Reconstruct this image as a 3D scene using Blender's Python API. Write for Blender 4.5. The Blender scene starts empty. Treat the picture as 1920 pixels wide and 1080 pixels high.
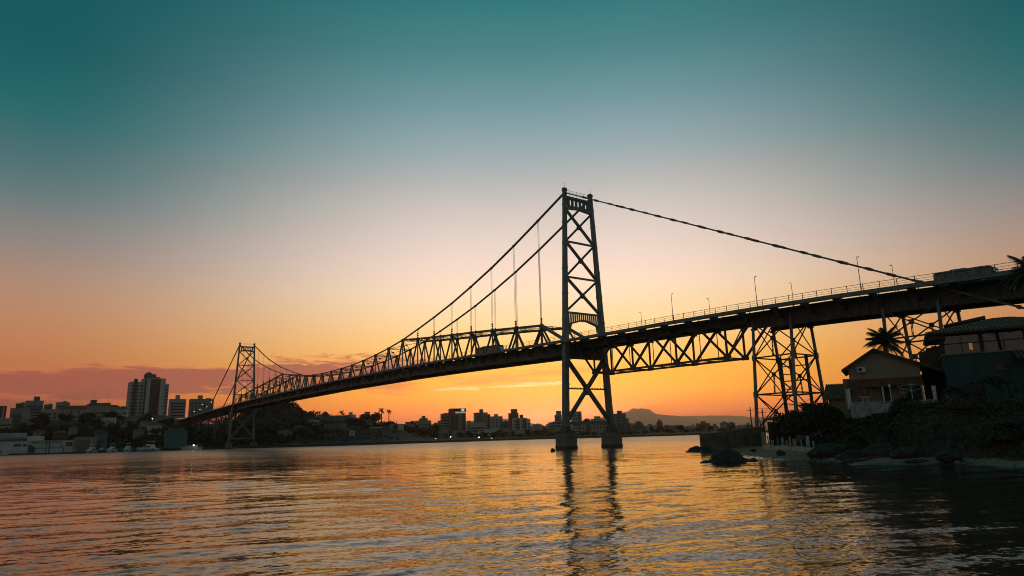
import bpy, math, random
import numpy as np
from mathutils import Vector, Matrix, noise

SC = bpy.context.scene
COL = SC.collection
R_ = random.Random(7)
rad = math.radians

# ------------------------------------------------------------------ camera
CAM_H, CAM_F, CAM_PITCH, CAM_ROLL = 3.54, 1249.2, rad(12.508), rad(-1.476)
_cp, _sp, _cr, _sr = math.cos(CAM_PITCH), math.sin(CAM_PITCH), math.cos(CAM_ROLL), math.sin(CAM_ROLL)
FW = Vector((0, _cp, _sp))
_up0 = Vector((0, -_sp, _cp)); _rt0 = Vector((1, 0, 0))
RT = _cr * _rt0 + _sr * _up0
UP = -_sr * _rt0 + _cr * _up0
CAM = Vector((0, 0, CAM_H))
cd = bpy.data.cameras.new('camera')
cd.sensor_width = 36.0
cd.lens = 36.0 * CAM_F / 1920.0
cd.clip_start = 0.5
cd.clip_end = 40000
camera = bpy.data.objects.new('camera', cd)
COL.objects.link(camera)
camera.matrix_world = Matrix(((RT.x, UP.x, -FW.x, CAM.x), (RT.y, UP.y, -FW.y, CAM.y), (RT.z, UP.z, -FW.z, CAM.z), (0, 0, 0, 1)))
SC.camera = camera

def pt(x, y, Y):
    """survey helper: the place at ground distance Y that the photograph shows at (x, y)"""
    d = FW + RT * ((x - 960) / CAM_F) - UP * ((y - 540) / CAM_F)
    k = Y / d.y
    return CAM + d * k

# ------------------------------------------------------------------ light and sky
SUN_AZ = 0.055          # radians right of straight ahead
SUN_EL = rad(0.5)
SC.view_settings.view_transform = 'Standard'
SC.view_settings.look = 'None'
SC.view_settings.exposure = 0.0
SC.view_settings.gamma = 1.0
SC.view_settings.use_curve_mapping = False
SC.cycles.filter_width = 1.0

def lin(c):
    return tuple(((v / 255) / 12.92 if v / 255 <= .04045 else ((v / 255 + .055) / 1.055) ** 2.4) for v in c)

world = bpy.data.worlds.new('World')
SC.world = world
world.use_nodes = True
wn, wl = world.node_tree.nodes, world.node_tree.links
wn.clear()

def N(nodes, t, **kw):
    n = nodes.new(t)
    for k, v in kw.items():
        if k.startswith('i_'):
            n.inputs[k[2:].replace('_', ' ')].default_value = v
        else:
            setattr(n, k, v)
    return n

def M_(nodes, links, op, a, b=None, c=None, clamp=False):
    n = nodes.new('ShaderNodeMath'); n.operation = op; n.use_clamp = clamp
    for i, v in enumerate((a, b, c)):
        if v is None: continue
        if isinstance(v, (int, float)): n.inputs[i].default_value = v
        else: links.new(v, n.inputs[i])
    return n.outputs[0]

def ramp(nodes, links, fac, stops, interp='LINEAR'):
    n = nodes.new('ShaderNodeValToRGB'); cr = n.color_ramp; cr.interpolation = interp
    while len(cr.elements) < len(stops): cr.elements.new(0.5)
    for e, (p, c) in zip(cr.elements, stops):
        e.position = p; e.color = (*c, 1) if len(c) == 3 else c
    links.new(fac, n.inputs[0])
    return n.outputs[0]

def mix(nodes, links, fac, a, b, blend='MIX'):
    n = nodes.new('ShaderNodeMix'); n.data_type = 'RGBA'; n.blend_type = blend; n.clamp_factor = True
    for s, v in ((n.inputs[0], fac), (n.inputs[6], a), (n.inputs[7], b)):
        if isinstance(v, (int, float)): s.default_value = v
        elif isinstance(v, tuple): s.default_value = (*v, 1) if len(v) == 3 else v
        else: links.new(v, s)
    return n.outputs[2]

def build_sky():
    m = lambda op, a, b=None, c=None, clamp=False: M_(wn, wl, op, a, b, c, clamp)
    tc = wn.new('ShaderNodeTexCoord')
    sep = wn.new('ShaderNodeSeparateXYZ'); wl.new(tc.outputs['Generated'], sep.inputs[0])
    x, y, z = sep.outputs
    el = m('MULTIPLY', m('ARCSINE', z), 180 / math.pi)                   # degrees above the horizon
    az = m('SUBTRACT', m('ARCTAN2', x, y), SUN_AZ)                       # radians from the sun
    azd = m('ABSOLUTE', m('MULTIPLY', az, 180 / math.pi))
    e01 = m('DIVIDE', el, 90.0, clamp=True)
    J = 0.30                                                                # light the haze itself adds
    def S(e, c, j=(1.0, .74, .66), w=1.0):
        T = math.exp(-HAZE_DENSITY * HAZE_TOP / math.sin(rad(max(e, 2.4))))
        return (e / 90.0, tuple(max(.45 * v, (v - J * w * q * (1 - T)) / T) for v, q in zip(lin(c), j)))
    A = lambda e, c: S(e, c, (.8, .62, .5), .45)
    toward = ramp(wn, wl, e01, [S(0, (200, 102, 68)), S(1.0, (222, 120, 72)), S(2.2, (250, 150, 62)), S(3.4, (255, 174, 64)), S(5.2, (255, 184, 78)),
                                S(7.5, (254, 200, 122)), S(9.8, (252, 214, 160)), S(12.0, (250, 220, 188)), S(14.3, (242, 215, 198)), S(16.6, (228, 207, 196)), S(18.9, (210, 197, 190)),
                                S(21.2, (186, 183, 180)), S(23.4, (160, 172, 174)), S(25.5, (140, 163, 168)), S(27.7, (118, 151, 158)), S(29.8, (99, 142, 147)), S(31.9, (81, 131, 135)), S(35.9, (56, 119, 122)), S(55, (20, 82, 88)), S(90, (14, 62, 68))])
    away = ramp(wn, wl, e01, [A(0, (132, 66, 50)), A(1.5, (140, 70, 52)), A(3.2, (158, 82, 58)), A(5.0, (176, 104, 68)), A(6.8, (182, 117, 78)), A(8.6, (181, 126, 90)), A(10.4, (175, 132, 106)),
                              A(12.2, (162, 132, 116)), A(14.0, (142, 129, 122)), A(15.8, (124, 124, 122)), A(17.6, (98, 117, 119)), A(19.4, (78, 111, 113)), A(21, (64, 106, 108)), A(22.9, (42, 102, 105)), A(25, (18, 96, 99)),
                              A(27.7, (0, 88, 93)), A(40, (4, 80, 86)), A(60, (14, 70, 76)), A(90, (14, 62, 68))])
    back = ramp(wn, wl, e01, [S(0, (84, 76, 70), w=.1), S(6, (102, 93, 85), w=.1), S(16, (94, 99, 95), w=.1), S(32, (50, 92, 95), w=.1), S(60, (24, 78, 84), w=.1), S(90, (14, 62, 68), w=.1)])
    f1 = wn.new('ShaderNodeMapRange'); f1.interpolation_type = 'SMOOTHSTEP'
    wl.new(azd, f1.inputs[0]); f1.inputs[1].default_value = 6; f1.inputs[2].default_value = 41
    f2 = wn.new('ShaderNodeMapRange'); f2.interpolation_type = 'SMOOTHSTEP'
    wl.new(azd, f2.inputs[0]); f2.inputs[1].default_value = 40; f2.inputs[2].default_value = 125
    sky = mix(wn, wl, f1.outputs[0], toward, away)
    sky = mix(wn, wl, f2.outputs[0], sky, back)
    # long low banks of cloud left of the sun
    comb = wn.new('ShaderNodeCombineXYZ')
    azg = m('MULTIPLY', az, 180 / math.pi)
    wl.new(m('MULTIPLY', azg, 0.060), comb.inputs[0]); wl.new(m('MULTIPLY', el, 0.40), comb.inputs[1])
    c1 = N(wn, 'ShaderNodeTexNoise', i_Scale=2.2, i_Detail=3.0, i_Roughness=0.55, i_Distortion=0.5)
    c2 = N(wn, 'ShaderNodeTexNoise', i_Scale=7.5, i_Detail=6.0, i_Roughness=0.62, i_Distortion=0.8)
    wl.new(comb.outputs[0], c1.inputs['Vector']); wl.new(comb.outputs[0], c2.inputs['Vector'])
    cln = m('ADD', m('MULTIPLY', m('SUBTRACT', c1.outputs[0], 0.5), 2.6), m('MULTIPLY', m('SUBTRACT', c2.outputs[0], 0.5), 2.3))
    def band(centre, halfw, tilt=0.0):
        c = m('ADD', m('MULTIPLY', azg, tilt), centre)
        return m('SUBTRACT', 1.0, m('DIVIDE', m('ABSOLUTE', m('SUBTRACT', el, c)), halfw))
    def window(a0, a1, s):
        n1 = wn.new('ShaderNodeMapRange'); n1.interpolation_type = 'SMOOTHSTEP'; wl.new(azg, n1.inputs[0])
        n1.inputs[1].default_value = a0 - s; n1.inputs[2].default_value = a0 + s
        n2 = wn.new('ShaderNodeMapRange'); n2.interpolation_type = 'SMOOTHSTEP'; wl.new(azg, n2.inputs[0])
        n2.inputs[1].default_value = a1 - s; n2.inputs[2].default_value = a1 + s; n2.inputs[3].default_value = 1; n2.inputs[4].default_value = 0
        return m('MULTIPLY', n1.outputs[0], n2.outputs[0])
    def bank(centre, halfw, tilt, a0, a1, s, gain, thr, soft=0.30):
        v = m('ADD', cln, m('MULTIPLY', band(centre, halfw, tilt), gain))
        n = wn.new('ShaderNodeMapRange'); n.interpolation_type = 'SMOOTHSTEP'; wl.new(m('MULTIPLY', m('SUBTRACT', v, thr), window(a0, a1, s)), n.inputs[0])
        n.inputs[1].default_value = 0; n.inputs[2].default_value = soft
        return n.outputs[0]
    b1 = bank(6.25, 2.0, 0.050, -46, -11.0, 3.0, 1.8, 0.35, .8)
    b2 = bank(3.0, 1.0, 0.0, -75, -36, 4.0, 1.2, 0.30, .7)
    b3 = bank(5.1, 1.5, 0.030, -20, 5, 5.0, 1.0, 0.40, .8)
    lipn = bank(4.25, 0.42, 0.030, -9.5, 2.5, 2.0, 1.0, 0.55, .8)
    c = ramp(wn, wl, b1, [(0.0, lin((245, 160, 96))), (0.45, lin((222, 118, 80))), (1.0, lin((172, 84, 70)))])
    sky = mix(wn, wl, m('MULTIPLY', b1, 0.97), sky, c)
    sky = mix(wn, wl, m('MULTIPLY', b2, 0.75), sky, lin((138, 76, 62)))
    sky = mix(wn, wl, m('MULTIPLY', b3, 0.75), sky, lin((285, 165, 62)))
    sky = mix(wn, wl, m('MULTIPLY', lipn, 0.70), sky, lin((310, 285, 220)))
    nish = N(wn, 'ShaderNodeTexSky', sky_type='NISHITA', sun_disc=False, sun_elevation=SUN_EL, sun_rotation=SUN_AZ)
    bg = wn.new('ShaderNodeBackground'); bg.inputs[1].default_value = 1.0; wl.new(sky, bg.inputs[0])
    bn = wn.new('ShaderNodeBackground'); bn.inputs[1].default_value = NISHITA_STRENGTH; wl.new(nish.outputs[0], bn.inputs[0])
    add = wn.new('ShaderNodeAddShader'); wl.new(bg.outputs[0], add.inputs[0]); wl.new(bn.outputs[0], add.inputs[1])
    out = wn.new('ShaderNodeOutputWorld'); wl.new(add.outputs[0], out.inputs[0])
NISHITA_STRENGTH = 0.01
HAZE_DENSITY, HAZE_TOP = 8.5e-5, 437.0
build_sky()

sl = bpy.data.lights.new('sun', 'SUN'); sl.energy = 0.25; sl.angle = rad(0.5); sl.color = (1.0, 0.55, 0.25)
sun = bpy.data.objects.new('sun', sl); COL.objects.link(sun)
_sd = Vector((math.sin(SUN_AZ) * math.cos(SUN_EL), math.cos(SUN_AZ) * math.cos(SUN_EL), math.sin(SUN_EL)))
sun.rotation_euler = _sd.to_track_quat('Z', 'Y').to_euler()

# ------------------------------------------------------------------ materials
MATS = {}
def mat(name, col, rough=.7, metal=0.0, var=.25, scale=1.2, bump=0.0, col2=None, spec=.5, stretch=(1, 1, 1), detail=5):
    if name in MATS: return MATS[name]
    m = bpy.data.materials.new(name); m.use_nodes = True
    n, l = m.node_tree.nodes, m.node_tree.links
    p = n['Principled BSDF']
    p.inputs['Roughness'].default_value = rough; p.inputs['Metallic'].default_value = metal
    p.inputs['Specular IOR Level'].default_value = spec
    tc = n.new('ShaderNodeTexCoord'); mp = n.new('ShaderNodeMapping'); mp.inputs['Scale'].default_value = stretch
    l.new(tc.outputs['Object'], mp.inputs[0])
    ns = N(n, 'ShaderNodeTexNoise', i_Scale=scale, i_Detail=float(detail), i_Roughness=.62); l.new(mp.outputs[0], ns.inputs['Vector'])
    if col2 is None: col2 = tuple(c * (1 - var) for c in col); colb = tuple(min(1, c * (1 + var)) for c in col)
    else: colb = col
    c = ramp(n, l, ns.outputs[0], [(.32, col2), (.68, colb)])
    l.new(c, p.inputs['Base Color'])
    if bump:
        b = n.new('ShaderNodeBump'); b.inputs['Strength'].default_value = bump; b.inputs['Distance'].default_value = .05
        ns2 = N(n, 'ShaderNodeTexNoise', i_Scale=scale * 6, i_Detail=4.0); l.new(mp.outputs[0], ns2.inputs['Vector'])
        l.new(ns2.outputs[0], b.inputs['Height']); l.new(b.outputs[0], p.inputs['Normal'])
    MATS[name] = m
    return m

def emit(name, col, strength):
    m = bpy.data.materials.new(name); m.use_nodes = True
    n, l = m.node_tree.nodes, m.node_tree.links; n.clear()
    e = n.new('ShaderNodeEmission'); e.inputs[0].default_value = (*col, 1); e.inputs[1].default_value = strength
    o = n.new('ShaderNodeOutputMaterial'); l.new(e.outputs[0], o.inputs[0])
    return m

def glass(name, tint=(.8, .85, .85), mixf=.25, rough=.03):
    m = bpy.data.materials.new(name); m.use_nodes = True
    n, l = m.node_tree.nodes, m.node_tree.links; n.clear()
    t = n.new('ShaderNodeBsdfTransparent'); t.inputs[0].default_value = (*tint, 1)
    g = n.new('ShaderNodeBsdfGlossy'); g.inputs['Roughness'].default_value = rough; g.inputs[0].default_value = (.9, .9, .9, 1)
    mx = n.new('ShaderNodeMixShader'); fr = n.new('ShaderNodeFresnel'); fr.inputs[0].default_value = 1.5
    ad = n.new('ShaderNodeMath'); ad.operation = 'ADD'; ad.use_clamp = True; ad.inputs[1].default_value = mixf; l.new(fr.outputs[0], ad.inputs[0])
    l.new(ad.outputs[0], mx.inputs[0]); l.new(t.outputs[0], mx.inputs[1]); l.new(g.outputs[0], mx.inputs[2])
    o = n.new('ShaderNodeOutputMaterial'); l.new(mx.outputs[0], o.inputs[0])
    return m

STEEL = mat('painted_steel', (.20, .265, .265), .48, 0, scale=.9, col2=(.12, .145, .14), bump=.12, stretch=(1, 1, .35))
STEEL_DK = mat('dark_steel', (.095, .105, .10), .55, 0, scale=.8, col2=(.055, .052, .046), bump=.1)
CHAIN = mat('chain_steel', (.14, .16, .155), .45, .1, scale=1.0, col2=(.08, .085, .08))
RAIL = mat('rail_steel', (.34, .36, .35), .5, 0, scale=1.5)
ROPE = mat('wire_rope', (.55, .52, .48), .45, .3, scale=2)
ASPHALT = mat('asphalt', (.055, .055, .055), .9, scale=2)
CONC = mat('concrete', (.30, .28, .25), .9, scale=.5, col2=(.17, .155, .135), bump=.4)
CONC_WET = mat('wet_concrete', (.07, .065, .055), .5, scale=.8, col2=(.035, .035, .03), bump=.4)
ROCK = mat('rock', (.085, .072, .06), .85, scale=.7, col2=(.035, .03, .027), bump=.8)
BRICKY = mat('old_render', (.20, .165, .13), .95, scale=.45, col2=(.085, .07, .055), bump=.7)
WHITEW = mat('whitewash', (.56, .57, .55), .9, scale=1.3, col2=(.27, .265, .24), bump=.5)
BEIGE = mat('beige_render', (.38, .285, .205), .9, scale=.9, col2=(.30, .225, .165), bump=.25, stretch=(1, 1, .22))
TEALW = mat('teal_paint', (.055, .105, .11), .85, scale=.9, col2=(.03, .058, .062), bump=.25, stretch=(1, 1, .25))
REDROOF = mat('red_roof', (.26, .075, .045), .85, scale=1.2, var=.3, bump=.3)
TILE = mat('clay_tile', (.36, .19, .115), .9, scale=1.5, col2=(.15, .085, .055), bump=.5)
DKWOOD = mat('dark_wood', (.06, .045, .035), .8, scale=2, stretch=(1, 1, .2))
DKTRIM = mat('dark_trim', (.05, .05, .048), .7, scale=2)
WHITE = mat('white_paint', (.75, .75, .72), .5, scale=1.2, var=.06)
GLASSD = mat('dark_glass', (.025, .035, .038), .12, scale=.5, var=.3)
LEAF = mat('foliage', (.075, .090, .042), .8, scale=.8, col2=(.036, .045, .022), spec=.2)
LEAF2 = mat('foliage_olive', (.12, .098, .055), .8, scale=.6, col2=(.065, .055, .032), spec=.2)
LEAFD = mat('foliage_far', (.050, .062, .036), .9, scale=.15, col2=(.030, .038, .025), spec=.1)
PALML = mat('palm_leaf', (.055, .07, .03), .55, scale=1.2)
BARK = mat('bark', (.16, .13, .10), .9, scale=2, stretch=(1, 1, .3), bump=.4)
SOIL = mat('bank_soil', (.10, .08, .06), .95, scale=.5, col2=(.05, .045, .035), bump=.6)
SAND = mat('sand', (.46, .26, .155), .95, scale=.6, col2=(.28, .16, .095), bump=.5)
def wet_sand():
    n, l = SAND.node_tree.nodes, SAND.node_tree.links; p = n['Principled BSDF']
    g = n.new('ShaderNodeNewGeometry'); s = n.new('ShaderNodeSeparateXYZ'); l.new(g.outputs['Position'], s.inputs[0])
    w = N(n, 'ShaderNodeTexNoise', i_Scale=.8, i_Detail=4.0); l.new(g.outputs['Position'], w.inputs['Vector'])
    z = M_(n, l, 'SUBTRACT', s.outputs[2], M_(n, l, 'MULTIPLY', M_(n, l, 'SUBTRACT', w.outputs[0], .5), .35))
    r = n.new('ShaderNodeMapRange'); r.interpolation_type = 'SMOOTHSTEP'; l.new(z, r.inputs[0]); r.inputs[1].default_value = .06; r.inputs[2].default_value = .2
    src = p.inputs['Base Color'].links[0].from_socket
    l.new(mix(n, l, r.outputs[0], (.055, .04, .028), src), p.inputs['Base Color'])
    q = n.new('ShaderNodeMapRange'); l.new(r.outputs[0], q.inputs[0]); q.inputs[3].default_value = .28; q.inputs[4].default_value = .95; l.new(q.outputs[0], p.inputs['Roughness'])
wet_sand()
GREEN_G = mat('hill_ground', (.065, .065, .042), .95, scale=.05, col2=(.040, .042, .03), bump=.3)
LAMPW = emit('lamp_white', (1.0, .95, .85), 4)
LAMPO = emit('lamp_orange', (1.0, .55, .2), 3)

# ------------------------------------------------------------------ mesh building
class MB:
    def __init__(s): s.v = []; s.f = []
    def quad(s, a, b, c, d):
        i = len(s.v); s.v += [tuple(a), tuple(b), tuple(c), tuple(d)]; s.f.append((i, i + 1, i + 2, i + 3))
    def tri(s, a, b, c):
        i = len(s.v); s.v += [tuple(a), tuple(b), tuple(c)]; s.f.append((i, i + 1, i + 2))
    def hexa(s, c):            # 8 corners: bottom ring then top ring
        i = len(s.v); s.v += [tuple(p) for p in c]
        s.f += [(i + 3, i + 2, i + 1, i), (i + 4, i + 5, i + 6, i + 7), (i, i + 1, i + 5, i + 4), (i + 1, i + 2, i + 6, i + 5), (i + 2, i + 3, i + 7, i + 6), (i + 3, i, i + 4, i + 7)]
    def box(s, x0, x1, y0, y1, z0, z1):
        s.hexa([(x0, y0, z0), (x1, y0, z0), (x1, y1, z0), (x0, y1, z0), (x0, y0, z1), (x1, y0, z1), (x1, y1, z1), (x0, y1, z1)])
    def beam(s, p0, p1, w, h, up=(0, 0, 1)):   # w across, h along up
        p0, p1, up = Vector(p0), Vector(p1), Vector(up)
        d = (p1 - p0).normalized(); a = d.cross(up)
        if a.length < 1e-4: a = d.cross(Vector((1, 0, 0)))
        a.normalize(); b = a.cross(d)
        a *= w / 2; b *= h / 2
        s.hexa([p0 - a - b, p0 + a - b, p0 + a + b, p0 - a + b, p1 - a - b, p1 + a - b, p1 + a + b, p1 - a + b])
    def taper(s, p0, p1, a0, b0, a1, b1):      # vertical-ish member, half sizes in x and y
        p0, p1 = Vector(p0), Vector(p1)
        s.hexa([p0 + Vector((-a0, -b0, 0)), p0 + Vector((a0, -b0, 0)), p0 + Vector((a0, b0, 0)), p0 + Vector((-a0, b0, 0)),
                p1 + Vector((-a1, -b1, 0)), p1 + Vector((a1, -b1, 0)), p1 + Vector((a1, b1, 0)), p1 + Vector((-a1, b1, 0))])
    def tube(s, pts, rs, n=8, cap=True):
        pts = [Vector(p) for p in pts]
        if isinstance(rs, (int, float)): rs = [rs] * len(pts)
        base = len(s.v); ref = None
        for i, p in enumerate(pts):
            d = (pts[min(i + 1, len(pts) - 1)] - pts[max(i - 1, 0)]).normalized()
            if ref is None: ref = d.cross(Vector((0, 0, 1))) if abs(d.z) < .95 else d.cross(Vector((1, 0, 0)))
            a = (ref - d * ref.dot(d)).normalized(); b = d.cross(a); ref = a
            for k in range(n):
                t = 2 * math.pi * k / n; s.v.append(tuple(p + (a * math.cos(t) + b * math.sin(t)) * rs[i]))
        for i in range(len(pts) - 1):
            for k in range(n):
                k2 = (k + 1) % n
                s.f.append((base + i * n + k, base + i * n + k2, base + (i + 1) * n + k2, base + (i + 1) * n + k))
        if cap:
            s.f.append(tuple(base + k for k in reversed(range(n)))); e = base + (len(pts) - 1) * n
            s.f.append(tuple(e + k for k in range(n)))
    def prism(s, poly, axis, a, b):            # polygon of 2-d points extruded along an axis between a and b
        def P(u, v, w): return {'x': (w, u, v), 'y': (u, w, v), 'z': (u, v, w)}[axis]
        i = len(s.v); n = len(poly)
        s.v += [P(u, v, a) for u, v in poly] + [P(u, v, b) for u, v in poly]
        s.f += [tuple(i + k for k in reversed(range(n))), tuple(i + n + k for k in range(n))]
        s.f += [(i + k, i + (k + 1) % n, i + n + (k + 1) % n, i + n + k) for k in range(n)]
    def laced(s, p0, p1, w, h, pitch, up=(0, 0, 1), fl=.14, bar=.09):   # built-up member: two flanges and zigzag lacing on two faces
        p0, p1, up = Vector(p0), Vector(p1), Vector(up); d = (p1 - p0); L = d.length; d = d / L
        a = d.cross(up)
        if a.length < 1e-4: a = d.cross(Vector((1, 0, 0)))
        a.normalize(); b = a.cross(d)
        for sg in (-1, 1): s.beam(p0 + b * sg * (h / 2 - fl / 2), p1 + b * sg * (h / 2 - fl / 2), w, fl, up=b)
        n = max(2, int(L / pitch))
        for side in (-1, 1):
            for k in range(n):
                q0 = p0 + d * (L * k / n) + a * side * (w / 2 - .02); q1 = p0 + d * (L * (k + 1) / n) + a * side * (w / 2 - .02)
                sg = 1 if (k % 2) else -1
                s.beam(q0 + b * sg * (h / 2 - fl), q1 - b * sg * (h / 2 - fl), bar, .03, up=a)
    def mesh(s, name, material, smooth=False):
        me = bpy.data.meshes.new(name); me.from_pydata(s.v, [], s.f)
        for m in (material if isinstance(material, (list, tuple)) else [material]): me.materials.append(m)
        if smooth: me.polygons.foreach_set('use_smooth', [True] * len(me.polygons))
        me.update(); return me
    def build(s, name, material, parent=None, smooth=False, **kw):
        return link(name, s.mesh(name, material, smooth), parent, **kw)

def link(name, me, parent=None, loc=None, rot=None, kind=None, label=None):
    o = bpy.data.objects.new(name, me); COL.objects.link(o)
    if parent is not None: o.parent = parent
    if loc is not None: o.location = loc
    if rot is not None: o.rotation_euler = rot
    if kind: o['kind'] = kind
    if label: o['label'] = label
    return o

def thing(name, label, cat, loc=(0, 0, 0), rz=0.0, group=None):
    o = bpy.data.objects.new(name, None); COL.objects.link(o)
    o.empty_display_size = .5; o.location = loc; o.rotation_euler = (0, 0, rz)
    o['label'] = label; o['category'] = cat
    if group: o['group'] = group
    return o

def part(name, parent, loc=None, rot=None, label=None):
    o = bpy.data.objects.new(name, None); COL.objects.link(o); o.parent = parent
    if loc is not None: o.location = loc
    if rot is not None: o.rotation_euler = rot
    if label: o['label'] = label
    return o

def tag(o, label, cat, group=None):
    o['label'] = label; o['category'] = cat
    if group: o['group'] = group
    return o

def copy_tree(o, parent=None):
    c = o.copy(); COL.objects.link(c)
    if parent is not None: c.parent = parent
    for ch in list(o.children): copy_tree(ch, c)
    return c

def np_mesh(name, V, F, material, smooth=False):
    """fast mesh from numpy vertices (n,3) and quads (m,4) or triangles (m,3)"""
    me = bpy.data.meshes.new(name); k = F.shape[1]
    me.vertices.add(len(V)); me.vertices.foreach_set('co', V.astype(np.float32).ravel())
    me.loops.add(F.size); me.loops.foreach_set('vertex_index', F.astype(np.int32).ravel())
    me.polygons.add(len(F)); me.polygons.foreach_set('loop_start', np.arange(0, F.size, k, dtype=np.int32))
    me.polygons.foreach_set('loop_total', np.full(len(F), k, dtype=np.int32))
    if smooth: me.polygons.foreach_set('use_smooth', np.ones(len(F), dtype=bool))
    me.materials.append(material); me.update(); me.validate()
    return me

def sstep(x, a, b):
    t = np.clip((np.asarray(x, float) - a) / (b - a), 0, 1); return t * t * (3 - 2 * t)

_rs = np.random.RandomState(11)
_G = _rs.rand(256, 256)
def vnoise(x, y):                               # value noise, numpy
    xi = np.floor(x).astype(int); yi = np.floor(y).astype(int); fx = x - xi; fy = y - yi
    fx = fx * fx * (3 - 2 * fx); fy = fy * fy * (3 - 2 * fy)
    g = lambda a, b: _G[a % 256, b % 256]
    return (g(xi, yi) * (1 - fx) + g(xi + 1, yi) * fx) * (1 - fy) + (g(xi, yi + 1) * (1 - fx) + g(xi + 1, yi + 1) * fx) * fy
def fbm(x, y, o=4):
    r = 0; a = .5
    for k in range(o): r = r + a * vnoise(x * 2 ** k + 17 * k, y * 2 ** k + 5 * k); a *= .5
    return r
# ------------------------------------------------------------------ the sea
def sea_material():
    m = bpy.data.materials.new('sea_water'); m.use_nodes = True
    n, l = m.node_tree.nodes, m.node_tree.links
    p = n['Principled BSDF']
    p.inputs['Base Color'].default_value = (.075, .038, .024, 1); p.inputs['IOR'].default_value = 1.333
    geo = n.new('ShaderNodeNewGeometry')
    # sheltered and glassy near the beach, wind chop out in the open strait
    sx = n.new('ShaderNodeSeparateXYZ'); l.new(geo.outputs['Position'], sx.inputs[0])
    ro = n.new('ShaderNodeMapRange'); ro.interpolation_type = 'SMOOTHSTEP'; l.new(sx.outputs[1], ro.inputs[0])
    for q, v in zip((1, 2, 3, 4), (40, 330, .06, .28)): ro.inputs[q].default_value = v
    l.new(ro.outputs[0], p.inputs['Roughness'])
    def layer(scale, stretch, amp, detail, rot):
        mp = n.new('ShaderNodeMapping'); mp.inputs['Scale'].default_value = stretch; mp.inputs['Rotation'].default_value = (0, 0, rot)
        l.new(geo.outputs['Position'], mp.inputs[0])
        t = N(n, 'ShaderNodeTexNoise', i_Scale=scale, i_Detail=detail, i_Roughness=.6); l.new(mp.outputs[0], t.inputs['Vector'])
        s = n.new('ShaderNodeVectorMath'); s.operation = 'SUBTRACT'; l.new(t.outputs['Color'], s.inputs[0]); s.inputs[1].default_value = (.5, .5, .5)
        q = n.new('ShaderNodeVectorMath'); q.operation = 'MULTIPLY'; l.new(s.outputs[0], q.inputs[0]); q.inputs[1].default_value = (amp * .7, amp, 0)
        return q.outputs[0]
    a = layer(1.5, (.45, 1, 1), .20, 4.0, .15)
    b = layer(8.0, (.5, 1, 1), .30, 3.0, -.1)
    c = layer(.17, (.22, 1, 1), .18, 5.0, .1)
    s = n.new('ShaderNodeVectorMath'); s.operation = 'ADD'; l.new(a, s.inputs[0]); l.new(b, s.inputs[1])
    s2 = n.new('ShaderNodeVectorMath'); s2.operation = 'ADD'; l.new(s.outputs[0], s2.inputs[0]); l.new(c, s2.inputs[1]); s = s2
    # wind patches: calmer and rougher streaks
    mp = n.new('ShaderNodeMapping'); mp.inputs['Scale'].default_value = (.012, .045, 1); mp.inputs['Rotation'].default_value = (0, 0, .12); l.new(geo.outputs['Position'], mp.inputs[0])
    pt_ = N(n, 'ShaderNodeTexNoise', i_Scale=1.0, i_Detail=4.0); l.new(mp.outputs[0], pt_.inputs['Vector'])
    mr = n.new('ShaderNodeMapRange'); l.new(pt_.outputs[0], mr.inputs[0]); mr.inputs[1].default_value = .35; mr.inputs[2].default_value = .68; mr.inputs[3].default_value = .62; mr.inputs[4].default_value = 1.35
    sc = n.new('ShaderNodeVectorMath'); sc.operation = 'SCALE'; l.new(s.outputs[0], sc.inputs[0]); 
    ch = n.new('ShaderNodeMapRange'); ch.interpolation_type = 'SMOOTHSTEP'; l.new(sx.outputs[1], ch.inputs[0])
    for q, v in zip((1, 2, 3, 4), (45, 300, 1.0, 1.35)): ch.inputs[q].default_value = v
    l.new(M_(n, l, 'MULTIPLY', mr.outputs[0], ch.outputs[0]), sc.inputs['Scale'])
    ad = n.new('ShaderNodeVectorMath'); ad.operation = 'ADD'; l.new(geo.outputs['Normal'], ad.inputs[0]); l.new(sc.outputs[0], ad.inputs[1])
    no = n.new('ShaderNodeVectorMath'); no.operation = 'NORMALIZE'; l.new(ad.outputs[0], no.inputs[0])
    l.new(no.outputs[0], p.inputs['Normal'])
    return m

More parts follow.
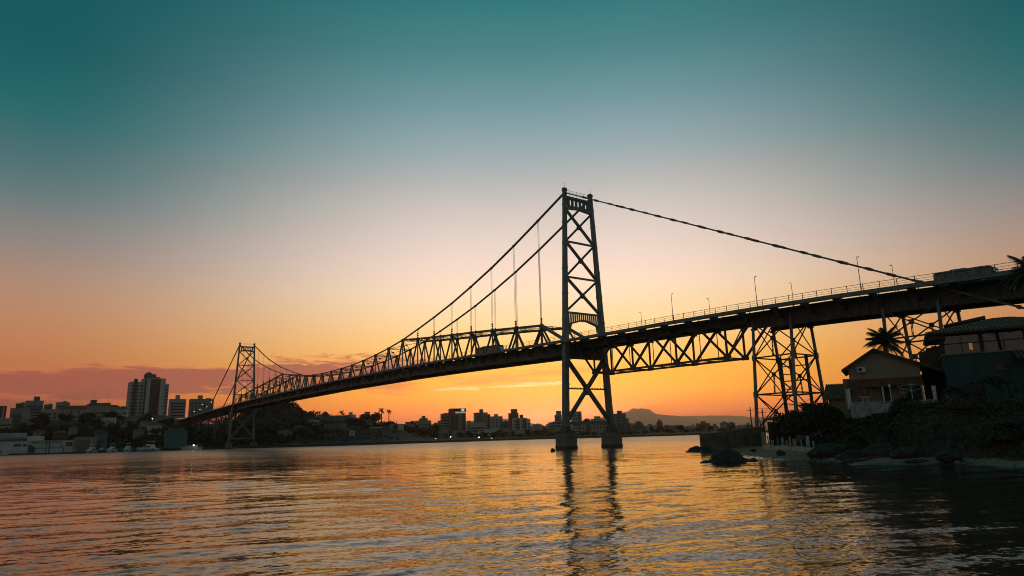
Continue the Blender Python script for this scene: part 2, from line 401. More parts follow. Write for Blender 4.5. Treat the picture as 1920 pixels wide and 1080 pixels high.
def build_sea():
    # one sheet, finer where the ripples can be seen one by one
    ang = np.concatenate([np.linspace(-math.pi, -1.0, 26)[:-1], np.linspace(-1.0, 1.0, 1000), np.linspace(1.0, math.pi, 26)[1:]])
    r = [0.3, 3.0, 7.0, 10.0]
    while r[-1] < 230: r.append(r[-1] + max(.05, .055 * (r[-1] / 14) ** 1.45))
    while r[-1] < 11000: r.append(r[-1] * 1.25)
    r = np.array(r); nr, na = len(r), len(ang)
    A, RR = np.meshgrid(ang, r)
    X = np.sin(A) * RR; Y = np.cos(A) * RR; Z = np.zeros_like(X)
    dr = np.gradient(r)[:, None] * np.ones((1, na)); da = np.gradient(ang)[None, :] * RR
    sp = np.maximum(dr, da)
    rs = np.random.RandomState(5)
    nw = 100
    lam = .26 * (4.6 / .26) ** (rs.rand(nw) ** 1.25)
    for i in range(nw):
        th = -math.pi / 2 + .35 + rs.normal(0, .42 if lam[i] < 2.2 else .26)      # towards the viewer, a little across
        k = 2 * math.pi / lam[i]; slope = (.0100 if lam[i] < .9 else .0052)
        amp = slope / k * (.6 + .8 * rs.rand())
        att = sstep(lam[i] / sp, 2.2, 4.5)
        ph = k * (X * math.cos(th) + Y * math.sin(th)) + rs.rand() * 6.283
        q = vnoise(X / (lam[i] * 3.2) + 31.7 * i + 900, Y / (lam[i] * 2.2) + 11.3 * i + 900)
        mod = .3 + 1.2 * q if lam[i] < 2.2 else .12 + 2.6 * sstep(q, .52, .85)
        s = np.sin(ph)
        Z += att * amp * mod * (s + .25 * np.cos(2 * ph))
    for i in range(20):                                                   # stray wakes and swell, each a short group of long crests
        L = 2.4 + 3.6 * rs.rand(); th = -math.pi / 2 + .30 + rs.normal(0, .22); k = 2 * math.pi / L
        u = X * math.cos(th) + Y * math.sin(th); w = -X * math.sin(th) + Y * math.cos(th)
        g = sstep(vnoise(u / (L * 1.7) + 77 * i + 500, w / (L * 2.2) + 31 * i + 500), .66, .92)
        Z += sstep(L / sp, 2.2, 4.5) * g * (.026 / k) * np.sin(k * u + rs.rand() * 6.28 + .8 * vnoise(w / 3 + 40, u / 9 + i))
    V = np.stack([X, Y, Z], -1).reshape(-1, 3)
    i, j = np.meshgrid(np.arange(nr - 1), np.arange(na - 1), indexing='ij')
    a = (i * na + j).ravel()
    F = np.stack([a, a + 1, a + na + 1, a + na], -1)
    F = F[:, ::-1]
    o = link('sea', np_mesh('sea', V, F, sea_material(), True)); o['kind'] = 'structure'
build_sea()

# ------------------------------------------------------------------ land
# left and far shore: the water's edge from left to right, as ground points
SHORE = np.array([(-1500, 520), (-900, 400), (-420, 405), (-318, 419), (-258, 402), (-225, 430), (-195, 444), (-150, 452), (-100, 462), (-60, 497), (-20, 555), (15, 592),
                  (60, 600), (124, 592), (170, 632), (230, 700), (400, 800), (900, 1000), (1800, 1200)], float)
RIDGE_PX = [-900, -100, 0, 100, 240, 300, 345, 420, 470, 500, 530, 570, 600, 650, 700, 740, 780, 820, 4000]
RIDGE_Z = [18, 25, 26, 28, 30, 30, 24, 21, 20, 20, 20, 20, 20, 19, 16, 11, 6, 3, 3]
def px_of(X, Y):
    return 960 + CAM_F * X / (Y * _cp)       # close enough for the lie of the land
def land_h(X, Y, v):
    px = px_of(X, Y)
    rz = np.interp(px, RIDGE_PX, RIDGE_Z)
    reach = np.interp(px, [430, 560, 740, 800], [230, 105, 105, 200])
    h = 1.6 + (rz - 1.6) * sstep(v / reach, .06, 1)
    h = h + 24 * np.exp(-((px - 492) / 52) ** 2 - ((v - 120) / 62) ** 2) * sstep(v, 5, 60)
    h = h + (fbm(X / 22 + 50, Y / 22 + 50, 3) - .44) * 3.0 * sstep(v, 20, 80) * np.minimum(1, rz / 12)
    return h
def shore_dense(n=420):
    d = np.r_[0, np.cumsum(np.hypot(*np.diff(SHORE, axis=0).T))]
    t = np.linspace(0, d[-1], n)
    return np.stack([np.interp(t, d, SHORE[:, 0]), np.interp(t, d, SHORE[:, 1])], -1)
def build_far_land():
    P = shore_dense(); rr = np.hypot(P[:, 0], P[:, 1])
    v = np.array([0, .05, 2, 6, 10, 16, 22, 30, 38, 46, 55, 64, 74, 84, 95, 106, 118, 130, 145, 160, 178, 196, 215, 235, 260, 300, 360, 450, 600, 900, 1600, 3200, 6500, 9500], float)
    U, Vv = np.meshgrid(np.arange(len(P)), v)
    X = P[U, 0] * (1 + Vv / rr[U]); Y = P[U, 1] * (1 + Vv / rr[U])
    Z = land_h(X, Y, Vv); Z[0] = -2.0; Z[1] = 1.3 + .5 * vnoise(U[1] * .7, U[1] * 0 + 3.)
    n, m = X.shape
    i, j = np.meshgrid(np.arange(n - 1), np.arange(m - 1), indexing='ij'); a = (i * m + j).ravel()
    F = np.stack([a, a + 1, a + m + 1, a + m], -1)
    o = link('far_shore', np_mesh('far_shore', np.stack([X, Y, Z], -1).reshape(-1, 3), F, GREEN_G, True)); o['kind'] = 'structure'
build_far_land()
def ground_far(X, Y):
    P = shore_dense(); pa = np.arctan2(P[:, 0], P[:, 1]); a = math.atan2(X, Y)
    r = np.interp(a, pa, np.hypot(P[:, 0], P[:, 1])); v = math.hypot(X, Y) - r
    return float(land_h(np.array(X), np.array(Y), np.array(max(v, 2.0))))

def build_mountains():
    m = mat('mountain', (.055, .06, .045), .95, scale=.002, var=.25)
    def ridge(name, px, py, Y, depth, rough, px0, px1):
        n = 700; xs = np.linspace(px0, px1, n)
        top = np.array([pt(x, y, Y).z for x, y in zip(xs, np.interp(xs, px, py))])
        top = top + (fbm(xs / 11 + 3, xs * 0 + Y / 100., 6) - .47) * rough
        Xc = np.array([pt(x, 800, Y).x for x in xs])
        prof = np.array([-1, -.8, -.62, -.45, -.3, -.18, -.08, 0, .12, .3, .6, 1]); hh = np.array([0, .12, .30, .5, .68, .83, .95, 1, .9, .66, .3, 0])
        V = []
        for q, h in zip(prof, hh):
            w = (fbm(xs / 10 + q * 3, xs * 0 + q * 5 + 9, 6) - .47) * (1 - h) * .8 * h * 3
            V.append(np.stack([Xc * (1 + q * depth / Y), np.full(n, Y + q * depth), np.maximum(top * (h + w), 0) - 3], -1))
        V = np.array(V); i, j = np.meshgrid(np.arange(len(prof) - 1), np.arange(n - 1), indexing='ij'); a = (i * n + j).ravel()
        F = np.stack([a, a + 1, a + n + 1, a + n], -1)
        o = link(name, np_mesh(name, V.reshape(-1, 3), F, m, True)); o['kind'] = 'structure'
    ridge('mountain_range', [900, 1020, 1090, 1120, 1158, 1178, 1186, 1205, 1219, 1226, 1236, 1250, 1262, 1290, 1330, 1360, 1405, 1460, 1560, 1700, 1950], [812, 803, 789, 783, 775, 771, 766.5, 766, 768, 772, 775.5, 777, 779, 781, 788, 793, 797, 792, 786, 780, 776], 10000, 1300, 34, 900, 2300)
    ridge('far_ridge', [1180, 1250, 1300, 1370, 1420, 1500, 1900], [790, 781, 779, 778.5, 782, 776, 772], 11800, 800, 12, 1180, 2300)
    ridge('low_ridge', [300, 560, 620, 700, 740, 770, 800, 860, 900, 940, 965, 1000, 1020, 1045, 1065, 1090, 1110], [812, 806, 802, 800, 797, 792, 800, 792, 787, 786, 784, 794, 800, 795, 790, 797, 806], 8000, 900, 9, 200, 1110)
build_mountains()

# right bank: beach, steep overgrown bank and the terrace the houses stand on
_SY = [-60, 0, 28, 40, 51.5, 60, 63.5, 67, 76, 88, 95, 101, 118, 126, 128, 134, 150, 190, 260]
_SX = [75, 46, 38, 36.5, 37.7, 38, 36, 32.5, 31.5, 29.5, 30.5, 32, 34, 35, 36.5, 42, 62, 100, 150]
def bank_h(X, Y, rough=True):
    X = np.asarray(X, float); Y = np.asarray(Y, float)
    d = X - np.interp(Y, _SY, _SX)
    beach = np.where(d < 0, d * .22, np.minimum(.12 * d, .55 + .035 * d))
    db = np.interp(Y, [20, 51, 58, 64, 70, 80, 90, 98, 106, 140], [4.0, 4.2, 4.2, 4.6, 5.2, 6.0, 7.2, 8.5, 9, 10])
    hb = np.interp(Y, [20, 51, 58, 66, 72, 76, 80, 86, 93, 98, 104, 112, 140, 240], [4.9, 4.8, 4.6, 4.9, 5.3, 4.7, 4.1, 4.2, 4.2, 3.6, 2.6, 2.0, 2.2, 3.0])
    wd = np.interp(Y, [20, 58, 75, 90, 140], [4, 4, 6, 6.5, 10])
    up = sstep(d, db, db + wd)
    z = beach + (hb - .9) * up + np.maximum(0, d - db - wd) * np.interp(Y, [40, 60, 80, 100], [.10, .10, .06, .02]) * .6
    if rough: z = z + (fbm(X / 3.1 + 40, Y / 3.1 + 80, 4) - .47) * .9 * up * (1 - sstep(d, db + wd + 2, db + wd + 8)) + (fbm(X / .9 + 7, Y / .9, 3) - .44) * .14 * sstep(d, -1, 1.5)
    return z
def build_bank():
    xs = np.arange(8, 190, .6); ys = np.arange(-40, 240, .7)
    X, Y = np.meshgrid(xs, ys); Z = np.maximum(bank_h(X, Y), -3)
    n, m = X.shape; i, j = np.meshgrid(np.arange(n - 1), np.arange(m - 1), indexing='ij'); a = (i * m + j).ravel()
    keep = np.maximum.reduce([Z.ravel()[a], Z.ravel()[a + 1], Z.ravel()[a + m], Z.ravel()[a + m + 1]]) > -1.2
    F = np.stack([a, a + 1, a + m + 1, a + m], -1)[keep]
    o = link('beach_and_bank', np_mesh('beach_and_bank', np.stack([X, Y, Z], -1).reshape(-1, 3), F, SAND, True)); o['kind'] = 'structure'
    me = o.data; me.materials.append(SOIL)
    c = np.stack([X, Y, Z], -1).reshape(-1, 3)[F].mean(1)
    d = c[:, 0] - np.interp(c[:, 1], _SY, _SX); db = np.interp(c[:, 1], [20, 51, 58, 64, 70, 80, 90, 98, 106, 140], [4.0, 4.2, 4.2, 4.6, 5.2, 6.0, 7.2, 8.5, 9, 10])
    idx = (d > db + (vnoise(c[:, 0], c[:, 1]) - .5) * 1.5).astype(np.int32)
    me.polygons.foreach_set('material_index', idx)
build_bank()

# ------------------------------------------------------------------ the air
def build_haze():
    mb = MB(); mb.box(-14500, 14500, -900, 13800, -4.5, 440)
    m = bpy.data.materials.new('haze_air'); m.use_nodes = True
    n, l = m.node_tree.nodes, m.node_tree.links; n.clear()
    v = n.new('ShaderNodeVolumePrincipled'); v.inputs['Color'].default_value = (.95, .94, .93, 1); v.inputs['Density'].default_value = HAZE_DENSITY; v.inputs['Anisotropy'].default_value = .85
    o = n.new('ShaderNodeOutputMaterial'); l.new(v.outputs[0], o.inputs['Volume'])
    ob = mb.build('haze', m); ob['kind'] = 'stuff'
build_haze()
# ------------------------------------------------------------------ the suspension bridge
BR_O = Vector((18.943, 175.931, 0)); BR_TH = rad(36.126)
BR_S = Vector((-math.sin(BR_TH), math.cos(BR_TH), 0)); BR_T = Vector((math.cos(BR_TH), math.sin(BR_TH), 0))
def bw(t, s, z): return BR_O + BR_T * t + BR_S * s + Vector((0, 0, z))       # bridge to world
def on_bridge(px, py, z):                                                    # survey: (t, s) of the photo point at height z
    d = FW + RT * ((px - 960) / CAM_F) - UP * ((py - 540) / CAM_F); k = (z - CAM.z) / d.z; q = CAM + d * k - BR_O
    return q.dot(BR_T), q.dot(BR_S)
PAN = 339.47 / 28; SPAN = 339.47; WC = 4.75; TE = 7.8
_DS = [-170, -140, -97, -84, -70, -57, -36, -16, 0, 66, 99, 170, 240, 285, 337, 420, 501, 560]
_DZ = [22.3, 23.1, 24.65, 25.35, 25.97, 26.36, 26.85, 27.1, 27.4, 28.9, 29.4, 29.75, 29.4, 29.1, 28.4, 26.7, 24.7, 23.4]
def zd(s): return float(np.interp(s, _DS, _DZ))
_CZ = [68.4, 63.72, 59.16, 54.97, 51.32, 47.95, 45.11, 42.55, 40.18, 38.45, 37.1, 36.07, 35.34, 35.0, 34.88]
CHZ = _CZ + _CZ[-2::-1]                                   # chain height at the 29 pins
_TZ = [None, 33.2, 34.25, 35.3, 36.25, 37.15, 38.05, 39.05, 40.18]
def topz(i):
    k = min(i, 28 - i); return _TZ[k] if k <= 8 else CHZ[i]
def botz(s): return zd(s) - 3.15

bridge = thing('suspension_bridge', 'long grey steel suspension bridge with twin tall towers crossing the whole strait', 'bridge', BR_O, BR_TH)

# ---- towers
def tower_w(z): return WC + (68.5 - z) * .0479
def make_tower():
    t = part('tower', bridge)
    for sg in (-1, 1):
        mb = MB()
        for z0, z1 in ((5.4, 27.0), (27.0, 48.0), (48.0, 69.0)):
            h = lambda z: (.43 + (69 - z) / 64 * .25, .46 + (69 - z) / 64 * .28)
            mb.taper((sg * tower_w(z0), 0, z0), (sg * tower_w(z1), 0, z1), *h(z0), *h(z1))
        for z in (9, 16, 21, 33, 40, 47, 54, 60, 65):                         # splice plates and collars
            w = h(z); mb.box(sg * tower_w(z) - w[0] - .06, sg * tower_w(z) + w[0] + .06, -w[1] - .06, w[1] + .06, z - .25, z + .25)
        for z in np.arange(7, 68, 1.6):                                       # rivet seams on the two broad faces
            w = h(z)
            for fx in (-.7, .7): mb.box(sg * tower_w(z) + fx * w[0] - .05, sg * tower_w(z) + fx * w[0] + .05, -w[1] - .025, w[1] + .025, z, z + 1.25)
        leg = mb.build('leg', STEEL, t)
        cb = MB(); cb.prism([(-.62, 68.9), (.62, 68.9), (.60, 69.4), (.3, 69.8), (-.3, 69.8), (-.60, 69.4)], 'x', sg * WC - .5, sg * WC + .5)
        cb.tube([(sg * WC, -.2, 69.7), (sg * WC, -.2, 71.4)], .035, 5)
        cb.build('saddle_cap', STEEL_DK, t)
        pb = MB(); c = sg * tower_w(4)
        pb.taper((c, 0, -4), (c, 0, 3.75), 1.98, 1.98, 1.88, 1.88)
        pb.box(c - 1.94, c + 1.94, -1.94, 1.94, 3.3, 3.62)
        pier = pb.build('pier', CONC, t)
        wb = MB(); wb.taper((c, 0, -.2), (c, 0, .75), 2.0, 2.0, 1.975, 1.975); wb.build('tide_mark', CONC_WET, t)
        sb = MB(); sb.taper((c, 0, 3.75), (c, 0, 4.0), 1.5, 1.5, 1.45, 1.45)
        sb.taper((c, 0, 4.0), (sg * tower_w(5.5), 0, 5.5), 1.15, 1.15, .72, .78)
        for a in (-1, 1):
            sb.prism([(-1.4, 4.02), (1.4, 4.02), (.5, 5.9), (-.5, 5.9)], 'x', c + a * .5 - .04, c + a * .5 + .04)
        sb.build('leg_shoe', STEEL_DK, t)
    w = lambda z, m=.5: tower_w(z) - m
    # top portal: two chords and posts between five openings
    mb = MB()
    mb.beam((-w(67.2), 0, 67.2), (w(67.2), 0, 67.2), .9, .55); mb.beam((-w(64.2), 0, 64.0), (0, 0, 64.5), .86, .7); mb.beam((0, 0, 64.5), (w(64.2), 0, 64.0), .84, .7)
    for k in range(6):
        x = -3.5 + 7.0 * k / 5; mb.beam((x, 0, 64.2), (x, 0, 67.1), .5, .62, up=(1, 0, 0))
    for k in range(5):
        x = -2.8 + 5.6 * k / 4
        for z in (64.8, 66.75): mb.box(x - .45, x + .45, -.3, .3, z - .12, z + .12)
    mb.build('top_portal', STEEL, t)
    hb = MB()                                                                   # hand rail of the top walkway
    for z in (68.9, 69.5): hb.beam((-w(69), .4, z), (w(69), .4, z), .06, .06)
    for k in range(7): hb.beam((-4 + 8 * k / 6, .4, 67.5), (-4 + 8 * k / 6, .4, 69.5), .06, .06, up=(1, 0, 0))
    hb.build('walkway_rail', STEEL_DK, t)
    for za, zb in ((63.5, 54.75), (54.3, 44.85), (44.35, 35.3)):
        mb = MB(); mb.laced((-w(za), 0, za), (w(zb), 0, zb), .56, .66, 1.0, up=(1, 0, 0), fl=.15); mb.build('cross_brace', STEEL, t)
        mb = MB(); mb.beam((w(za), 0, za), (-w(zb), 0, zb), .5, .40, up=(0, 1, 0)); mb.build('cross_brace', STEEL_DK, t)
        zc = (za + zb) / 2; mb = MB(); mb.prism([(-.75, zc), (0, zc - .75), (.75, zc), (0, zc + .75)], 'y', -.36, .36); mb.build('gusset', STEEL_DK, t)
    for z in (54.5, 44.6):
        mb = MB(); mb.beam((-w(z), 0, z), (w(z), 0, z), .55, .45); mb.build('strut', STEEL, t)
    mb = MB(); mb.beam((-w(35), 0, 34.95), (w(35), 0, 34.95), .80, .40)          # arched portal with a slatted web over the roadway
    ar = lambda x: 33.0 - 1.1 * max(0, abs(x) - 1.0) / 4 if abs(x) < 4.6 else 32.0 - (abs(x) - 4.6) * 2.6
    xs = [-5.85, -5.5, -5.1, -4.6, -3, -1, 1, 3, 4.6, 5.1, 5.5, 5.85]
    for a, b in zip(xs[:-1], xs[1:]): mb.beam((a, 0, ar(a)), (b, 0, ar(b)), .76, .42)
    for k in range(15):
        x = -5.2 + 10.4 * k / 14; mb.beam((x, 0, ar(x)), (x, 0, 34.9), .3, .34, up=(1, 0, 0))
    mb.build('arch_portal', STEEL, t)
    mb = MB(); mb.box(-w(25), w(25), -.34, .34, 22.9, 26.4)                      # plate girder under the roadway with stiffeners
    for k in range(9): mb.box(-5.2 + 10.4 * k / 8 - .07, -5.2 + 10.4 * k / 8 + .07, -.48, .48, 22.95, 26.35)
    for z in (22.8, 26.45): mb.box(-w(25) + .02, w(25) - .02, -.55, .55, z - .09, z + .09)
    mb.build('floor_girder', STEEL_DK, t)
    for sg in (-1, 1):
        mb = MB(); mb.laced((-sg * w(22.4), 0, 22.4), (sg * w(6.9), 0, 6.9), .74 + .02 * sg, .95, .95, up=(1, 0, 0), fl=.26, bar=.12); mb.build('lower_brace', STEEL, t)
    mb = MB(); mb.prism([(-1.0, 14.7), (0, 13.4), (1.0, 14.7), (0, 16.0)], 'y', -.46, .46); mb.build('gusset', STEEL, t)
    mb = MB(); mb.beam((-w(15.1), .2, 15.0), (w(15.1), .2, 15.0), .5, .3)
    for k in range(-6, 7): mb.box(k - .06, k + .06, .0, .4, 15.15, 15.35)
    mb.build('strut', STEEL_DK, t)
    mb = MB(); mb.beam((-w(6.3), 0, 6.35), (w(6.3), 0, 6.35), .62, .75); mb.build('strut', STEEL, t)
    return t
tw = make_tower(); tw['label'] = 'tower nearest the viewer'
tw2 = copy_tree(tw, bridge); tw2.location = (0, SPAN, 0); tw2['label'] = 'tower at the far bank'

# ---- eyebar chains: every link a part of its chain
def link_mesh(L, nb=4):
    mb = MB()
    for k in range(nb):
        x = -.27 + .54 * k / (nb - 1); mb.box(x - .05, x + .05, .12, L - .12, -.15, .15)
    for y in (0, L):
        for (a, b) in ((-.38, .38),):
            mb.prism([(y + .30 * math.cos(q * math.pi / 4), .30 * math.sin(q * math.pi / 4)) for q in range(8)], 'x', a, b)
    return mb.mesh('eyebar', CHAIN)
def place_link(parent, p0, p1, cache={}):
    p0, p1 = Vector(p0), Vector(p1); d = p1 - p0; L = d.length; key = round(L, 2)
    if key not in cache: cache[key] = link_mesh(L)
    q = Matrix((Vector((1, 0, 0)), d.normalized(), Vector((1, 0, 0)).cross(d.normalized()))).transposed()
    o = link('eyebar', cache[key], parent); o.matrix_local = Matrix.Translation(p0) @ q.to_4x4()
    return o
for sg in (-1, 1):
    ch = part('eyebar_chain', bridge)
    for i in range(28): place_link(ch, (sg * WC, i * PAN, CHZ[i]), (sg * WC, (i + 1) * PAN, CHZ[i + 1]))
    for k in range(10 if sg < 0 else 8):                                         # back stays run straight down to their anchorages
        place_link(ch, (sg * WC, -k * 12.2, 68.4 - .4985 * 12.2 * k), (sg * WC, -(k + 1) * 12.2, 68.4 - .4985 * 12.2 * (k + 1)))
    for k in range(7): place_link(ch, (sg * WC, SPAN + k * 12.2, 68.4 - .49 * 12.2 * k), (sg * WC, SPAN + (k + 1) * 12.2, 68.4 - .49 * 12.2 * (k + 1)))
    for k in range(1, 8):                                                         # clamped packing pieces that show as swellings on the back stay
        for f in (0.0, .36):
            s = -(k - f) * 12.2; z = 68.4 + .4985 * s; mb = MB()
            mb.beam((sg * WC, s + .6, z + .30), (sg * WC, s - .6, z - .30), .58, .50); mb.build('chain_clamp', CHAIN, ch)
    # hangers: paired ropes down to a turnbuckle on the truss
    for i in list(range(1, 8)) + list(range(21, 28)):
        mb = MB(); zt = topz(i)
        for dx in (-.17, .17): mb.tube([(sg * WC + dx, i * PAN, CHZ[i] - .3), (sg * WC + dx, i * PAN, zt + 2.2)], .045, 6)
        h = mb.build('hanger', ROPE, bridge)
        mb = MB()
        for z in (zt + .5, zt + 1.2, zt + 1.9): mb.box(sg * WC - .26, sg * WC + .26, i * PAN - .14, i * PAN + .14, z - .24, z + .24)
        mb.tube([(sg * WC, i * PAN, zt + .2), (sg * WC, i * PAN, zt + 2.2)], .09, 6); mb.build('turnbuckle', CHAIN, h)

# ---- stiffening trusses of the main span
def bot(i2): s = i2 * PAN / 2; return s, botz(s)
for sg in (-1, 1):
    tr = part('stiffening_truss', bridge); X = sg * WC
    for i in range(1, 28):
        s, zt = i * PAN, topz(i)
        if i < 27 and (i < 8 or i >= 20):
            mb = MB(); mb.beam((X, s, zt), (X, s + PAN, topz(i + 1)), .60, .62)
            for k in range(5): mb.box(X - .31, X + .31, s + PAN * (k + .5) / 5 - .06, s + PAN * (k + .5) / 5 + .06, zt + (topz(i + 1) - zt) * (k + .5) / 5 - .36, zt + (topz(i + 1) - zt) * (k + .5) / 5 + .36)
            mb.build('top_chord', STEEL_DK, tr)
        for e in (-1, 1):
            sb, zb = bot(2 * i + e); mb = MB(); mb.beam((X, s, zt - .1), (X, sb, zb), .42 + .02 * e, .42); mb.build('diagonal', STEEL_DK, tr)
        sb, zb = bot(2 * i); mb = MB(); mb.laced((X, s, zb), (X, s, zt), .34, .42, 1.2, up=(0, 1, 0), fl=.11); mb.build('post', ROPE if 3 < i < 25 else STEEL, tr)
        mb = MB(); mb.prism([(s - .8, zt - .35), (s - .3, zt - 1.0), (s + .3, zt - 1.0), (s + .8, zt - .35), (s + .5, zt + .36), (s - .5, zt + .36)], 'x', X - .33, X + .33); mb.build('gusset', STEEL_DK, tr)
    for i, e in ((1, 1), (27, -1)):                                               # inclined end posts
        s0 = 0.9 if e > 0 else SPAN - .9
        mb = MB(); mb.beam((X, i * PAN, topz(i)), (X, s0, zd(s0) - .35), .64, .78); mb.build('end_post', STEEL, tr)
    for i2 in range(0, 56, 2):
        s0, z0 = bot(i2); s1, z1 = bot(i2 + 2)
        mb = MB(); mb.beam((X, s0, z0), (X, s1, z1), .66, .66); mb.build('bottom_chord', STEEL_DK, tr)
# sway frames between the truss planes
for i in range(1, 28):
    s, z = i * PAN, topz(i); mb = MB()
    mb.laced((-WC + .3, s, z - .2), (WC - .3, s, z - .2), .3, .5, .9, fl=.1); mb.build('sway_strut', STEEL_DK, bridge)
    if i < 27:
        mb = MB()
        for sg in (-1, 1): mb.beam((sg * (WC - .3), s + .2, z - .1 + .02 * sg), (-sg * (WC - .3), s + PAN - .2, topz(i + 1) - .1 + .02 * sg), .14, .14)
        mb.beam((-.3, s + PAN / 2, (z + topz(i + 1)) / 2 - .1), (.3, s + PAN / 2, (z + topz(i + 1)) / 2 - .1), .6, .5)
        mb.build('top_lateral', STEEL_DK, bridge)

# ---- deck, in lengths of one panel
S0, S1 = -158.0, 540.0
def deck_seg(s0, s1, fl):
    d = MB()
    for t0, t1, dz0, dz1 in ((-4.4, 4.4, -.62, -.32), (-TE + .15, -4.9, -.22, -.02), (4.9, TE - .15, -.22, -.02)):
        d.hexa([(t0, s0, zd(s0) + dz0), (t1, s0, zd(s0) + dz0), (t1, s1, zd(s1) + dz0), (t0, s1, zd(s1) + dz0),
                (t0, s0, zd(s0) + dz1), (t1, s0, zd(s0) + dz1), (t1, s1, zd(s1) + dz1), (t0, s1, zd(s1) + dz1)])
    return d
deck = part('deck', bridge)
seg = [S0 + (S1 - S0) * k / 56 for k in range(57)]
rails = {}
for a, b in zip(seg[:-1], seg[1:]):
    deck_seg(a, b, True).build('roadway_slab', ASPHALT, deck)
    for sg in (-1, 1):
        f = MB(); f.beam((sg * TE, a, zd(a) - .27), (sg * TE, b, zd(b) - .27), .22, .54)
        f.beam((sg * (TE + .02), a, zd(a) - .56), (sg * (TE + .02), b, zd(b) - .56), .34, .08); f.beam((sg * (TE - .01), a, zd(a) + .03), (sg * (TE - .01), b, zd(b) + .03), .32, .08)
        f.build('fascia', STEEL, deck)
        if 0 < a < SPAN - 5:
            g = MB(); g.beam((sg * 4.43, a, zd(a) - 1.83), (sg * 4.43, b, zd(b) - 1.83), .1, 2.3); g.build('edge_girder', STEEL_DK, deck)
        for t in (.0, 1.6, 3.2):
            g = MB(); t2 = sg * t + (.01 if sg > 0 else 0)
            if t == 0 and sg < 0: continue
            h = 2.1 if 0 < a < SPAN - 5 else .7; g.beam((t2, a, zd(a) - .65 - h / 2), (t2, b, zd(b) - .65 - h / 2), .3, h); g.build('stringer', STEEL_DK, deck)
# railings: posts every 2.7 m, three rails; the lengths nearest the viewer post by post
pm = MB(); pm.box(-.045, .045, -.045, .045, 0, 1.2); pm.box(-.07, .07, -.07, .07, 1.16, 1.24); POSTM = pm.mesh('railing_post', RAIL)
for sg in (-1, 1):
    for a, b in zip(seg[:-1], seg[1:]):
        m = MB()
        for h, w in ((1.17, .07), (.75, .045), (.38, .045)): m.beam((sg * (TE - .1), a, zd(a) + h), (sg * (TE - .1), b, zd(b) + h), w, w)
        m.build('railing', RAIL, deck)
        # kerb rail beside the carriageway
        m = MB(); m.beam((sg * 4.62, a, zd(a) + .55), (sg * 4.62, b, zd(b) + .55), .08, .22)
        for k in range(4): s = a + (b - a) * (k + .5) / 4; m.box(sg * 4.62 - .06, sg * 4.62 + .06, s - .06, s + .06, zd(s) - .35, zd(s) + .7)
        m.build('guard_rail', RAIL, deck)
s = -110.0; far_posts = MB(); n_near = 0
while s < 520:
    for sg in (-1, 1):
        if s < 170 and not (abs(s) < 1.2):
            link('railing_post', POSTM, deck, (sg * (TE - .1), s, zd(s)))
        else: far_posts.box(sg * (TE - .1) - .05, sg * (TE - .1) + .05, s - .05, s + .05, zd(s), zd(s) + 1.2)
    s += 2.7
far_posts.build('railing_posts', RAIL, deck, kind='stuff')

def floor_beam(s, big=True):
    z = zd(s); mb = MB(); h = 2.3 if big else 1.4
    mb.prism([(-WC, z - .68), (WC, z - .68), (WC, z - .68 - h), (-WC, z - .68 - h)], 'y', s - .09, s + .09)
    for zz in (z - .72, z - .68 - h): mb.box(-WC + .02, WC - .02, s - .24, s + .24, zz - .05, zz + .05)
    for sg in (-1, 1):
        x0, x1 = sorted((sg * (WC + .36), sg * (TE - .13)))
        poly = [(sg * (WC + .02), z - .24), (sg * (TE - .13), z - .24), (sg * (TE - .13), z - .6), (sg * (WC + .02), z - h * .92)]
        mb.prism(poly if sg > 0 else poly[::-1], 'y', s - .075, s + .075)
        mb.beam((sg * (WC + .1), s, z - h * .92), (sg * (TE - .15), s, z - .66), .30, .09)
    return mb
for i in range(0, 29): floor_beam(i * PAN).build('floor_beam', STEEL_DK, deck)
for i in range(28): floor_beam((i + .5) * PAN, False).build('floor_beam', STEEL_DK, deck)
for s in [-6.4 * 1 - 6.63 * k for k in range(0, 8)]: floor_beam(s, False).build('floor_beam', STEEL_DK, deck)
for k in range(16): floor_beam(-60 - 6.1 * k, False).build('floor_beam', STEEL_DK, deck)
for k in range(28): floor_beam(SPAN + 5 + 6.8 * k, False).build('floor_beam', STEEL_DK, deck)

